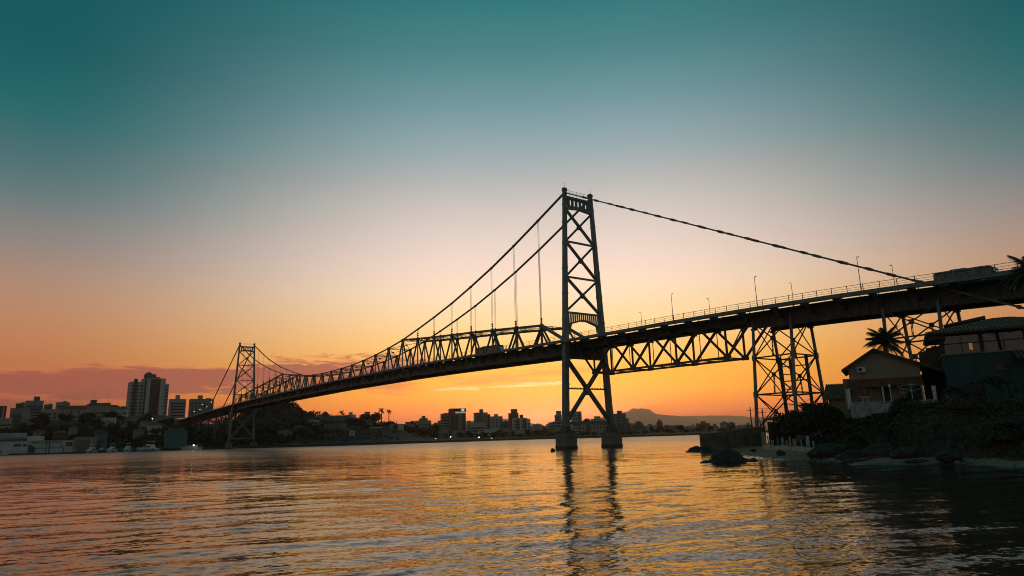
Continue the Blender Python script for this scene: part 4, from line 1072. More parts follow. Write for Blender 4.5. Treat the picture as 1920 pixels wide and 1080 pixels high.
mb = MB(); mb.prism([(-.3, ze - .15), (2.6, zt), (5.6, ze - .15)], 'x', .34, .42); mb.build('gable_wall', DKWOOD, t)
mb = MB(); mb.box(.1, .3, .1, .3, -1, ze); mb.build('post', DKWOOD, t)

# ---- the larger house at the right
def big_house():
    Y = 66.0; p0 = pt(1768, 668, Y); rz = -.52
    z0 = 9.0; W = 10.4; D = 8.0
    t = thing('veranda_house', 'large teal house with hipped tile roof and long glazed upper veranda', 'house', (p0.x, p0.y, z0), rz)
    zf = pt(1770, 667, Y).z - z0            # veranda floor
    ze = pt(1770, 628, Y).z - z0            # eaves
    zr = pt(1856, 597, Y).z - z0
    mb = MB(); mb.box(0, W, 0, D, -4.5, zf); mb.build('lower_wall', TEALW, t)
    mb = MB(); mb.box(4.1, 4.9, -.05, .0, zf - 1.75, zf - 1.05); wd = mb.build('window', GLASSD, t)
    mb = MB(); mb.box(4.0, 5.0, -.09, -.055, zf - 1.05, zf - .97); mb.box(4.0, 5.0, -.09, -.055, zf - 1.83, zf - 1.75); mb.box(4.0, 4.1, -.09, -.055, zf - 1.75, zf - 1.05); mb.box(4.9, 5.0, -.09, -.055, zf - 1.75, zf - 1.05); mb.build('frame', DKWOOD, wd)
    mb = MB(); mb.box(-.1, W + .1, -.12, D, zf + .004, zf + .14); mb.build('floor_slab', CONC, t)
    mb = MB(); mb.box(-.1, W, -.5, D + .3, ze, ze + .22); mb.build('ceiling', DKWOOD, t)
    # see-through room: back wall with openings
    bz0, bz1 = zf + .14, ze
    hz = bz1 - bz0
    mb = MB(); cols = [0, 2.55, 2.85, 7.6, 8.6, W]
    mb.box(0, 2.55, 3.4, 3.55, bz0, bz1); mb.box(2.85, 7.45, 3.4, 3.55, bz0, bz1); mb.box(8.45, W, 3.4, 3.55, bz0, bz1)
    mb.box(2.55, 2.85, 3.402, 3.548, bz0, bz0 + .55); mb.box(2.55, 2.85, 3.402, 3.548, bz0 + 1.45, bz1)
    mb.box(7.45, 8.45, 3.402, 3.548, bz0, bz0 + .25); mb.box(7.45, 8.45, 3.402, 3.548, bz0 + 1.25, bz1)
    mb.build('back_wall', BEIGE, t)
    for k in range(9): mb = MB(); mb.box(7.46 + .11 * k, 7.52 + .11 * k, 3.35, 3.39, bz0 + .25, bz0 + 1.25); mb.build('shutter_slat', DKWOOD, t)
    wc = mat('curtain', (.36, .34, .31), .95, scale=3, stretch=(4, 4, .3))
    for a, b in ((.25, 1.55), (3.1, 3.35), (3.75, 4.35), (5.7, 6.3), (6.75, 7.0), (9.4, 9.9)): mb = MB(); [mb.box(a + (b - a) * k / 6, a + (b - a) * (k + .8) / 6, .5 + .06 * (k % 2), .58 + .06 * (k % 2), bz0, bz1 - .1) for k in range(6)]; mb.build('curtain', wc, t)
    # glazing: posts, mid rail, panes
    posts = [0.08, 3.3, 6.8, 10.3]
    for x in posts: mb = MB(); mb.box(x - .16, x + .16, -.02, .28, bz0, bz1); mb.build('column', DKWOOD, t)
    gl = glass('house_glass', (.62, .64, .62), .05)
    for a, b in zip(posts[:-1], posts[1:]):
        n = 2; s = (b - a - .32) / n
        for k in range(n):
            x0 = a + .16 + s * k; x1 = x0 + s
            mb = MB(); mb.box(x0 + .02, x1 - .02, .10, .115, bz0 + .01, bz1 - .01); pn = mb.build('glass_pane', gl, t)
            if k: mb = MB(); mb.box(x0 - .035, x0 + .035, .04, .17, bz0, bz0 + .95); mb.build('mullion', DKTRIM, pn)
        mb = MB(); mb.box(a + .16, b - .16, -.06, .02, bz0 + .93, bz0 + 1.0); mb.build('hand_rail', DKTRIM, t)
    # hipped roof with barrel tile rows
    O = 1.15; e = [(-O, -O), (W + O, -O), (W + O, D + O), (-O, D + O)]; r0, r1 = (D / 2 + .9, D / 2), (W - D / 2, D / 2)
    zl = ze + .05
    mb = MB()
    mb.quad((*e[0], zl), (*e[1], zl), (*r1, zr), (*r0, zr)); mb.quad((*e[2], zl), (*e[3], zl), (*r0, zr), (*r1, zr)); mb.tri((*e[3], zl), (*e[0], zl), (*r0, zr)); mb.tri((*e[1], zl), (*e[2], zl), (*r1, zr))
    mb.quad((*e[3], zl - .12), (*e[2], zl - .12), (*e[1], zl - .12), (*e[0], zl - .12))
    for a, b in ((0, 1), (1, 2), (2, 3), (3, 0)): mb.quad((*e[a], zl - .12), (*e[b], zl - .12), (*e[b], zl), (*e[a], zl))
    rf = mb.build('roof', DKTRIM, t)
    n = int((W + 2 * O) / .30); L = D / 2 + O; dz = zr - zl
    for k in range(n):
        x = -O + .15 + .30 * k
        f = min(1.0, (x + O) / (r0[0] + O), (W + O - x) / (W + O - r1[0]))
        if f < .06: continue
        mb = MB(); mb.tube([(x, -O - .06, zl + .05), (x, -O + L * f, zl + .05 + dz * f)], [.105, .095], 6); mb.build('tile_row', TILE, rf)
    nn = int((D + 2 * O) / .30)
    for k in range(nn):
        y = -O + .15 + .30 * k; f = min((y + O) / L, (D + O - y) / L)
        if f < .06: continue
        mb = MB(); mb.tube([(-O - .06, y, zl + .05), (-O + (r0[0] + O) * f, y, zl + .05 + dz * f)], [.105, .095], 6); mb.build('tile_row', TILE, rf)
    mb = MB(); mb.tube([(r0[0], r0[1], zr + .06), (r1[0], r1[1], zr + .06)], .14, 7)
    for a in (0, 3): mb.tube([(*e[a], zl + .06), (*r0, zr + .06)], .13, 7)
    for a in (1, 2): mb.tube([(*e[a], zl + .06), (*r1, zr + .06)], .13, 7)
    mb.build('ridge_cap', TILE, rf)
    mb = MB(); mb.box(-.9, .4, -.9, .6, ze - .55, ze - .14); mb.build('eaves_block', DKWOOD, t)
    # lower porch at the right with its own tile roof
    mb = MB(); mb.hexa([(5.6, -2.2, zf - .95), (W, -2.2, zf - .95), (W, -.13, zf - .3), (5.6, -.13, zf - .3), (5.6, -2.2, zf - .8), (W, -2.2, zf - .8), (W, -.13, zf - .12), (5.6, -.13, zf - .12)]); pr_ = mb.build('porch_roof', DKTRIM, t)
    for k in range(15): x = 5.75 + .31 * k; mb = MB(); mb.tube([(x, -2.26, zf - .76), (x, -.14, zf - .07)], .10, 6); mb.build('tile_row', TILE, pr_)
    for x in (6.6, 9.9): mb = MB(); mb.box(x - .14, x + .14, -2.0, -1.75, -4.4, zf - .93); mb.build('porch_post', DKWOOD, t)
    mb = MB(); mb.box(6.9, 9.8, -.10, -.012, zf - 2.35, zf - 1.1); op = mb.build('porch_window', GLASSD, t)
    for k in range(3): mb = MB(); mb.box(7.0 + k * .95, 7.85 + k * .95, -.16, -.11, zf - 1.85, zf - 1.72); mb.build('louvre', WHITE, op)
    mb = MB(); mb.box(6.75, 9.75, -1.9, -1.8, zf - 2.6, zf - 2.5); mb.box(6.75, 9.75, -1.9, -1.8, zf - 2.15, zf - 2.08); mb.build('porch_rail', RAIL, t)
    k = 80 / 66.0; t.location = CAM + (t.location - CAM) * k; t.scale = (k, k, k)            # true storey height at its true distance
    return t
big_house()
# flat-roofed block rising behind the large house
p = pt(1786, 640, 86); zb_ = pt(1786, 630, 86).z; t = thing('roof_block', 'grey flat roofed block with overhanging slab behind the tiled hip roof', 'building', (p.x, p.y, zb_), -.62)
zt = pt(1800, 612, 86).z - zb_
mb = MB(); mb.box(0, 3.0, 0, 2.4, -.4, zt); mb.build('wall', CONC, t)
mb = MB(); mb.hexa([(-.7, -.7, zt + .003), (3.9, -.7, zt + .55), (3.9, 3.0, zt + .55), (-.7, 3.0, zt + .003), (-.7, -.7, zt + .22), (3.9, -.7, zt + .90), (3.9, 3.0, zt + .90), (-.7, 3.0, zt + .22)]); mb.build('roof_slab', DKTRIM, t)
# dark old wall between the two houses
p = pt(1728, 700, 88); t = thing('ruined_outbuilding', 'dark roofless outbuilding with broken top between the two houses', 'outbuilding', (p.x, p.y, 7.6), -.55)
zt = pt(1740, 652, 88).z - 7.6
mb = MB(); prof = [(0, -3), (4.2, -3), (4.2, zt), (1.6, zt + .05), (1.5, zt - .12), (.9, zt - .1), (.8, zt - .55), (.0, zt - .5)]
mb.prism(prof, 'y', 0, 2.6); mb.build('wall', BRICKY, t)
mb = MB(); mb.box(.7, 1.7, -.05, .0, -.3, 1.6); mb.build('door', DKWOOD, t)
mb = MB(); [mb.box(.2 + .34 * k, .42 + .34 * k, .3, 2.2, zt - .02, zt + .1 + .05 * (k % 3)) for k in range(4, 9)]; mb.build('loose_tiles', TILE, t)

# ---- walls in the garden below the large house
def wall_run(name, label, cat, pts, th, m, part_name='wall_face', cap=None):
    """pts: (x, y, z0, z1) along the wall"""
    c = Vector((pts[0][0], pts[0][1], pts[0][2])); t = thing(name, label, cat, c); mb = MB(); cb = MB()
    for (xa, ya, a0, a1), (xb, yb, b0, b1) in zip(pts[:-1], pts[1:]):
        d = Vector((xb - xa, yb - ya, 0)).normalized(); n = Vector((-d.y, d.x, 0)) * th / 2
        P = lambda x, y, z, s: Vector((x, y, z)) - c + n * s
        mb.hexa([P(xa, ya, a0, -1), P(xb, yb, b0, -1), P(xb, yb, b0, 1), P(xa, ya, a0, 1), P(xa, ya, a1, -1), P(xb, yb, b1, -1), P(xb, yb, b1, 1), P(xa, ya, a1, 1)])
        if cap: cb.hexa([P(xa, ya, a1 + .002, -1.35), P(xb, yb, b1 + .002, -1.35), P(xb, yb, b1 + .002, 1.35), P(xa, ya, a1 + .002, 1.35), P(xa, ya, a1 + .08, -1.35), P(xb, yb, b1 + .08, -1.35), P(xb, yb, b1 + .08, 1.35), P(xa, ya, a1 + .08, 1.35)])
    mb.build(part_name, m, t)
    if cap: cb.build('coping', cap, t)
    return t
def P3(x, y, Y): return pt(x, y, Y)
seq = [(1774, 741, 72), (1800, 745, 71), (1830, 749, 70), (1860, 753, 69), (1885, 757, 68), (1913, 761, 67)]
pts = [(p.x, p.y, p.z - 1.5, p.z) for p in (P3(*s) for s in seq)]
wall_run('garden_wall', 'low sloping whitewashed garden wall half hidden by the bank vegetation', 'wall', pts, .35, WHITEW, cap=WHITEW)
pts = [(p.x, p.y, p.z - 3.5, p.z) for p in (P3(1844, 717, 73.5), P3(1858, 722, 73.1), P3(1870, 730, 72.8), P3(1878, 735, 72.5), P3(1884, 735, 72.3))]
wall_run('stair_wall', 'teal stair wall with a steep sloping top below the large house', 'wall', pts, .3, TEALW)
for px, lab in ((1883, 'left of the two teal gate pillars below the large house'), (1896, 'right of the two teal gate pillars below the large house')):
    p = P3(px, 722, 72); t = thing('gate_pillar', lab, 'pillar', (p.x, p.y, p.z - 4), -.5, 'teal gate pillars'); mb = MB(); mb.box(-.21, .21, -.21, .21, 0, 4); mb.build('shaft', TEALW, t); mb = MB(); mb.box(-.25, .25, -.25, .25, 4.003, 4.1); mb.build('cap', TEALW, t)
pts = [(p.x, p.y, p.z - 3.5, p.z) for p in (P3(1900, 735, 71.5), P3(1965, 737, 70.5))]
wall_run('boundary_wall', 'plain teal boundary wall right of the gate pillars', 'wall', pts, .3, TEALW)
p = P3(1806, 738, 74); q = P3(1843, 735, 73.5); t = thing('picket_fence', 'dark wooden picket fence above the sloping garden wall', 'fence', (p.x, p.y, p.z - .4), math.atan2(q.y - p.y, q.x - p.x))
L = (q - p).length
for k in range(14): mb = MB(); x = L * k / 13; mb.box(x - .05, x + .05, -.02, .02, 0, 1.35 + .03 * (k % 3)); mb.build('picket', DKWOOD, t)
mb = MB(); mb.box(-.05, L + .05, .025, .06, .3, .38); mb.box(-.05, L + .05, .025, .06, 1.0, 1.08); mb.build('rail', DKWOOD, t)

# ---- shrubs and trees on the bank
sh = [('leafy bush on the bank face just above the large rounded brown boulder', P3(1655, 822, 73), 1.7, 1.6, 0, 2200, LEAF2),
      ('low bush on the bank face above the long low rock', P3(1605, 815, 77), 1.5, 1.4, 0, 1900, LEAF),
      ('spreading bush in the middle of the bank, below the retaining wall end', P3(1705, 790, 74), 1.9, 1.7, 0, 2400, LEAF),
      ('bush on the right hand bank face, under the middle of the sloping garden wall', P3(1822, 790, 66), 1.8, 1.5, 0, 2400, LEAF2),
      ('bush at the right hand foot of the bank, at the back of the sand', P3(1885, 820, 61), 1.6, 1.5, 0, 2000, LEAF),
      ('dark shrub below the teal lower wall of the large house, left one of three', P3(1786, 738, 75.0), 1.7, 2.2, .2, 2200, LEAF),
      ('dark shrub below the teal lower wall of the large house, behind the sloping wall', P3(1826, 730, 75.5), 2.1, 2.3, .4, 2600, LEAF2),
      ('dark shrub under the porch of the large house, by the stair wall', P3(1866, 720, 75.5), 2.0, 2.6, .6, 2600, LEAF),
      ('broad dark shrub swelling over the middle of the whitewashed retaining wall', house_pt(HW * .42, -5.6, 0), 2.2, 1.7, -.9, 2600, LEAF),
      ('dark leafy bush at the right end of the porch, beside the white urn', house_pt(HW + 3.0, -3.2, 0), 2.5, 3.0, -.6, 4200, LEAF),
      ('tall dark shrub below the large teal house, right of the porch bush', house_pt(HW + 5.0, -4.5, 0), 2.2, 2.4, -.2, 3600, LEAF2),
      ('dark shrub against the picket fence below the large house', P3(1822, 748, 73), 1.3, 1.3, 0, 1800, LEAF),
      ('rounded bush at the left brow of the bank, below the tiled shed', P3(1568, 765, 86), 1.9, 1.9, 0, 2200, LEAF2),
      ('bush growing over the left end of the retaining wall', P3(1590, 772, 83), 1.6, 1.5, 0, 1900, LEAF)]
for k, (lab, p, r, h, zo, n, m) in enumerate(sh): shrub(lab, p.x, p.y, r, h, n, 20 + k, m, .17, None, 'shrub', zo)

p = pt(1662, 668, 99); palm('bushy palm tree with arching fronds rising behind the beige house roof', (p.x, p.y, 6.0), pt(1662, 640, 99).z - 6.0, 3.6, 30, 5, .24, .85)
p = pt(1932, 520, 62); palm('tall palm at the right edge with fronds hanging over the viaduct', (p.x + .75, p.y, 6.0), pt(1930, 510, 62).z - 6.0, 2.7, 40, 9, .22, .8, lean=(-.6, 0))
p = pt(1513, 768, 103); palm('small low palm growing beside the white terrace under the trestle', (p.x, p.y, 2.6), max(1.5, pt(1513, 764, 103).z - 2.6), 1.5, 14, 12, .12, .9)

def broad_tree(label, X, Y, z0, H, r, seed, n=3600, leaf=.2, m=LEAF, group=None, name='broadleaf_tree', trunk=.4):
    rs = np.random.RandomState(seed); t = thing(name, label, 'tree', (X, Y, z0), 0, group)
    mb = MB(); th = H * trunk; mb.tube([(0, 0, -.4), (.05 * r, 0, th * .6), (0, .05 * r, th)], [.09 * r, .07 * r, .055 * r], 7)
    lobes = []
    for k in range(9):
        a = k * 2.4 + seed; rr = r * (.25 + .45 * rs.rand()); zc = th + (H - th) * (.2 + .6 * rs.rand()); c = np.array([math.cos(a) * rr, math.sin(a) * rr, zc]); lobes.append(c)
        mb.tube([(0, 0, th * .85), tuple(c * np.array([.5, .5, .8])), tuple(c)], [.045 * r, .03 * r, .012 * r], 5)
    mb.build('trunk', BARK, t)
    lobes = np.array(lobes); w = rs.randint(0, len(lobes), n); d = rs.normal(size=(n, 3)); d /= np.linalg.norm(d, axis=1)[:, None]
    P = lobes[w] + d * (rs.rand(n) ** .4)[:, None] * np.array([r * .48, r * .48, (H - th) * .34]); P[:, 2] = np.minimum(P[:, 2], H)
    V, F = leaf_cloud(P, leaf, seed + 1)
    link('crown', np_mesh('crown', V, F, m), t)
    return t
for k, (lab, px, py, Y, H, r, m) in enumerate([
        ('bushy tree hanging over the white pillared fence, nearest the lean-to', 1487, 832, 97, 5.0, 2.3, LEAF),
        ('dense tree right of the lean-to, drooping over the pillared fence', 1512, 838, 90, 4.8, 2.6, LEAF2),
        ('dark tree at the foot of the bank by the last white fence pillar', 1541, 838, 86, 5.2, 2.2, LEAF),
        ('leafy tree on the brow of the bank left of the retaining wall', 1556, 800, 86, 4.2, 2.0, LEAF)]):
    p = pt(px, py, Y); broad_tree(lab, p.x, p.y, float(bank_h(p.x, p.y, False)) - .1, H, r, 60 + k, 3400, .19, m)

# ---- old sea wall, lean-to and pillared garden fence under the trestle
a, b, c_ = pt(1315, 843, 125), pt(1366, 838, 121), pt(1434, 832, 116)
def top_at(px, py, Y): return pt(px, py, Y).z
t = wall_run('old_sea_wall', 'stained old sea wall at the left end of the beach, with crumbling top', 'wall',
    [(a.x, a.y, -1.2, top_at(1316, 815, 125)), (a.x * .5 + b.x * .5, (a.y + b.y) / 2, -.8, top_at(1342, 812.5, 123)), (b.x, b.y, -.6, top_at(1366, 809, 121))], .5, BRICKY, 'wall_face')
mb = MB(); base = Vector((a.x, a.y, -1.2))
for (x0, y0, Y0, x1, y1, Y1) in ((1363, 807, 121.2, 1400, 803, 118.5), (1398, 802, 118.6, 1438, 801.5, 115.8)):
    p, q = pt(x0, 838, Y0) - base, pt(x1, 834, Y1) - base; mb.hexa([(p.x, p.y, -.5), (q.x, q.y, -.5), (q.x + .2, q.y + .6, -.5), (p.x + .2, p.y + .6, -.5), (p.x, p.y, top_at(x0, y0, Y0) + 1.2), (q.x, q.y, top_at(x1, y1, Y1) + 1.2), (q.x + .2, q.y + .6, top_at(x1, y1, Y1) + 1.2), (p.x + .2, p.y + .6, top_at(x0, y0, Y0) + 1.2)])
mb.build('wall_face', BRICKY, t)
mb = MB()
rsx = random.Random(4)
for k in range(26):
    f = k / 25; px = 1317 + 114 * f; Yk = 125 - 9 * f; yk = 815 - 13.5 * min(1, f * 1.15); p = pt(px, yk, Yk) - base; s = .25 + .3 * rsx.random(); mb.box(p.x - s, p.x + s, p.y - .3, p.y + .3, p.z - .12, p.z + .05 + .16 * rsx.random())
mb.build('coping_stones', CONC, t)
mb = MB()
for px, w in ((1352, .5), (1392, .35), (1412, .6)): p = pt(px, 824, 121 - (px - 1350) / 16) - base; mb.box(p.x - w, p.x + w, p.y - .42, p.y + .1, p.z - .7, p.z + .9)
mb.build('buttress', BRICKY, t)
# lean-to shed
p = pt(1448, 838, 106); q = pt(1500, 800, 110)
t = thing('lean_to', 'dark open lean-to with sloping board roof below the tall trestle', 'lean-to', (p.x, p.y, .9), -.30)
zl = pt(1446, 789, 106).z - .9; zh = pt(1490, 771, 110).z - .9; W = 6.2
mb = MB(); mb.hexa([(-.6, -.8, zl), (W, -.8, zh - .3), (W, 4.5, zh), (-.6, 4.5, zl + .2), (-.6, -.8, zl + .14), (W, -.8, zh - .16), (W, 4.5, zh + .14), (-.6, 4.5, zl + .34)]); rf = mb.build('roof', DKTRIM, t)
for k in range(14): x = -.5 + k * .5; f = (x + .6) / (W + .6); mb = MB(); mb.beam((x, -.85, zl + .2 + (zh - .3 - zl) * f), (x, 4.5, zl + .4 + (zh - .2 - zl) * f), .3, .06); mb.build('roof_board', DKWOOD, rf)
for x, y in ((0, 0), (2.6, 0), (5.4, 0), (0, 3.8), (5.4, 3.8)): mb = MB(); f = x / W; mb.tube([(x, y, -1), (x, y, zl + (zh - zl) * f - .15)], .14, 8); mb.build('post', DKWOOD, t)
mb = MB(); mb.box(.3, W, 4.0, 4.15, -.8, zl - .2); mb.build('back_wall', DKWOOD, t)
mb = MB(); mb.box(.8, 1.7, 2.5, 3.4, -.4, .7); mb.build('counter', DKWOOD, t)
# white terrace above it
p = pt(1500, 792, 105); t = thing('white_terrace', 'small white concrete terrace with parapet between lean-to and bank', 'terrace', (p.x, p.y, 1.5), -.35)
z1 = pt(1510, 783, 105).z - 1.5; z2 = pt(1510, 769, 105).z - 1.5
mb = MB(); mb.box(-.8, 4.2, -.3, 3, -.5, z1 - .25); mb.build('base', CONC, t); mb = MB(); mb.box(-1.0, 4.4, -.5, 3.1, z1 - .245, z1 + .3); mb.build('slab_edge', WHITEW, t)
mb = MB(); mb.box(.6, 5.2, .4, .6, z1 + .303, z2 + .2); mb.box(.5, 5.3, .3, .7, z2 + .203, z2 + .34); mb.build('parapet', WHITEW, t)
mb = MB(); mb.box(1.6, 3.6, .33, .398, z1 + .5, z2 - .05); mb.build('opening', DKTRIM, t)
# pillared fence along the top of the beach
fa, fb = Vector((pt(1434, 838, 103).x, 103, 0)), Vector((pt(1533, 846, 80.5).x, 80.5, 0))
t = thing('pillared_fence', 'low pale beach wall topped with rough white pillars below the bushy trees', 'fence', (fa.x, fa.y, .75), math.atan2(fb.y - fa.y, fb.x - fa.x))
L = (fb - fa).length; mb = MB(); n = 12
for k in range(n): x0, x1 = L * k / n, L * (k + 1) / n; h = .55 + .08 * math.sin(k * 1.7); mb.box(x0, x1, -.15, .15, -.7, h)
mb.build('low_wall', WHITEW, t)
for k in range(11):
    x = L * (k + .3 + .25 * math.sin(k * 5.1)) / 11; h = 1.55 + .32 * math.sin(k * 2.3); w = .11 + .05 * math.sin(k * 3.7); q = .07 * math.sin(k * 4.3); mb = MB(); mb.hexa([(x - w, -w, .45), (x + w, -w, .45), (x + w, w, .45), (x - w, w, .45), (x - w * .85 + q, -w, h), (x + w * .8 + q, -w, h - .08), (x + w * .8 + q, w, h - .05), (x - w * .85 + q, w, h + .04)]); mb.build('pillar', WHITEW, t)
mb = MB(); mb.box(-.35, .0, -.2, .2, -.9, 2.3); mb.box(-.35, -.2, -.2, .2, 2.303, 2.4); mb.build('end_pillar', WHITEW, t)
# poles by the sea wall
for (px, py0, py1, Y, lab) in ((1410, 802, 763, 128, 'short dark utility pole left of the trestle, above the sea wall'), (1433, 806, 766, 114, 'thin leaning pole right of the first trestle leg'), (1426, 800, 785, 140, 'short thin mast behind the sea wall between pole and trestle leg')):
    p = pt(px, py0, Y); h = pt(px, py1, Y).z - p.z; t = thing('utility_pole', lab, 'pole', (p.x, p.y, p.z - 1.5), 0, 'poles by the sea wall'); mb = MB(); mb.tube([(0, 0, 0), (.0, 0, h + 1.5)], [.15, .08], 7); mb.build('shaft', DKWOOD, t)
    mb = MB(); mb.beam((-.7, 0, h + .9), (.7, 0, h + .9), .1, .1); mb.build('cross_arm', DKWOOD, t)

# ---- rocks
def rock(name, label, X, Y, z, sx, sy, sz, seed, m=ROCK, rz=0.0, group=None):
    rg = .35 if seed == 3 else 1.0
    import bmesh
    bm = bmesh.new(); bmesh.ops.create_icosphere(bm, subdivisions=5, radius=1.0)
    for v in bm.verts:
        q = v.co * 1.1 + Vector((seed * 3.7, seed * 1.3, 0)); k = 1 + .34 * rg * noise.noise(q) + .16 * rg * noise.noise(q * 2.3) + .07 * noise.noise(q * 5.5) - .10 * (1 - abs(noise.noise(q * 3.1))) ** 6 + .03 * noise.noise(q * 13); v.co = Vector((v.co.x * sx, v.co.y * sy, v.co.z * sz)) * k
    me = bpy.data.meshes.new(name); bm.to_mesh(me); bm.free(); me.materials.append(m); me.polygons.foreach_set('use_smooth', [True] * len(me.polygons))
    o = link(name, me, None, (X, Y, z), (0, 0, rz)); tag(o, label, 'rock', group); return o
p = pt(1363, 864, 78.5); rock('boulder', 'big smooth dark boulder standing in the shallows off the beach', p.x, p.y, -.1, 2.1, 1.6, 1.55, 3)
p = pt(1332, 866, 77.5); rock('boulder', 'low flat dark rock awash at the left foot of the big boulder', p.x, p.y, -.05, 1.2, .7, .42, 5)
p = pt(1400, 862, 79); rock('boulder', 'low dark rock awash just right of the big boulder', p.x, p.y, -.05, 1.1, .6, .32, 8)
p = pt(1412, 861.5, 79.5); rock('boulder', 'small dark rock lying right of the big boulder, nearest the sand', p.x, p.y, 0, .5, .45, .32, 9)
p = pt(1312, 843, 124); rock('boulder', 'dark tumbled rock at the left foot of the old sea wall', p.x, p.y, -.1, 2.0, 1.3, .9, 11)
p = pt(1300, 846, 120); rock('boulder', 'low dark rock reaching furthest left from the sea wall', p.x, p.y, -.2, 1.5, .9, .5, 12)
p = pt(1329, 845, 118); rock('boulder', 'dark rock in front of the sea wall corner', p.x, p.y, -.1, 1.4, .9, .6, 16)
p = pt(1464, 853, 85); rock('boulder', 'small dark block lying alone on the middle of the sand', p.x, p.y, .55, .55, .45, .42, 14)
p = pt(1412, 846, 100); rock('boulder', 'small dark stone on the sand in front of the sea wall', p.x, p.y, .6, .4, .3, .22, 15)
p = pt(1553, 846, 77); rock('boulder', 'grey sloping slab of rock at the right end of the pillared fence', p.x, p.y, .5, 2.3, 1.6, 1.25, 21, rz=.3)
p = pt(1612, 852, 72); rock('boulder', 'long low dark rock at the foot of the overgrown bank', p.x, p.y, .4, 2.2, 1.2, .75, 22, rz=-.2)
p = pt(1655, 846, 70); rock('boulder', 'large rounded brown boulder under the middle of the bank', p.x, p.y, .75, 1.9, 1.5, 1.25, 23)
p = pt(1700, 850, 67); rock('boulder', 'dark boulder half buried right of the large brown one', p.x, p.y, .6, 1.7, 1.3, .8, 25, rz=.4)
p = pt(1628, 861, 68.5); rock('boulder', 'flat wet rock at the water edge below the large brown boulder', p.x, p.y, .05, 2.6, .9, .36, 27, rz=-.1)
p = pt(1722, 864, 64.5); rock('boulder', 'flat dark rock where the right hand sand begins', p.x, p.y, .1, 1.6, .8, .34, 29)
p = pt(1779, 856, 62); rock('boulder', 'brown boulder half sunk in the sand at the right end of the bank foot', p.x, p.y, .7, 1.2, 1.0, .6, 33)
for k, (px, py, Y, s, lab) in enumerate([(1577, 853, 74, .42, 'pale small stone by the foot of the sloping slab'), (1795, 866, 61, .3, 'small stone on the right hand sand, left one'), (1830, 858, 58, .3, 'small stone on the upper right hand sand'), (1515, 851, 80, .25, 'pale little stone on the sand beside the pillared fence')]):
    p = pt(px, py, Y); rock('stone', lab, p.x, p.y, float(bank_h(p.x, p.y)) + s * .3, s, s * .8, s * .6, 40 + k, CONC)
p = pt(1037, 846, 150); o = rock('mooring_buoy', 'small dark buoy floating just left of the near tower pier', p.x, p.y, .1, .5, .5, .55, 51, RUB); o['category'] = 'buoy'

# pebbles, weed and drift on the sand, too many and too small to count
def build_pebbles():
    rs = np.random.RandomState(23); n = 900
    Y = 46 + rs.rand(n) * 62; d = rs.rand(n) ** 1.5 * 5.5; X = np.interp(Y, _SY, _SX) + d; Z = bank_h(X, Y); s = .03 + .09 * rs.rand(n) ** 3
    T = np.array([(1, 0, 0), (0, 1, 0), (-1, 0, 0), (0, -1, 0), (0, 0, .7), (0, 0, -.7)], float); F0 = np.array([(0, 1, 4), (1, 2, 4), (2, 3, 4), (3, 0, 4), (1, 0, 5), (2, 1, 5), (3, 2, 5), (0, 3, 5)])
    V = np.stack([X, Y, Z], -1)[:, None, :] + T[None] * s[:, None, None] * (.6 + .8 * rs.rand(n, 6, 1)); F = (F0[None] + 6 * np.arange(n)[:, None, None]).reshape(-1, 3)
    o = link('beach_pebbles', np_mesh('beach_pebbles', V.reshape(-1, 3), F, ROCK)); o['kind'] = 'stuff'
build_pebbles()
# wires strung from the poles by the sea wall
def wire(label, p, q, sag):
    t = MB(); pts = [p.lerp(q, f / 12) - Vector((0, 0, sag * 4 * (f / 12) * (1 - f / 12))) for f in range(13)]; t.tube(pts, .022, 4)
    tag(t.build('power_line', RUB), label, 'power line')
wire('upper thin power line sagging from the short pole to the tiled shed', pt(1410, 765, 128), pt(1575, 722, 96), 1.2)
wire('lower thin power line from the leaning pole to the white terrace', pt(1433, 768, 114), pt(1530, 765, 104), .7)
# ------------------------------------------------------------------ the town on the left hill and the far shore
def WALL(name, c): return mat('facade_' + name, c, .85, scale=.12, var=.14)
F_ = {k: WALL(k, c) for k, c in dict(white=(.54, .53, .50), cream=(.40, .345, .28), grey=(.26, .26, .245), dark=(.09, .095, .09), brown=(.14, .09, .065), red=(.13, .05, .038),
      teal=(.085, .185, .195), blue=(.20, .29, .305), beige=(.34, .265, .20), pale=(.38, .40, .39), slate=(.12, .145, .15)).items()}
WIN = mat('far_window', (.02, .025, .025), .3, scale=.2)

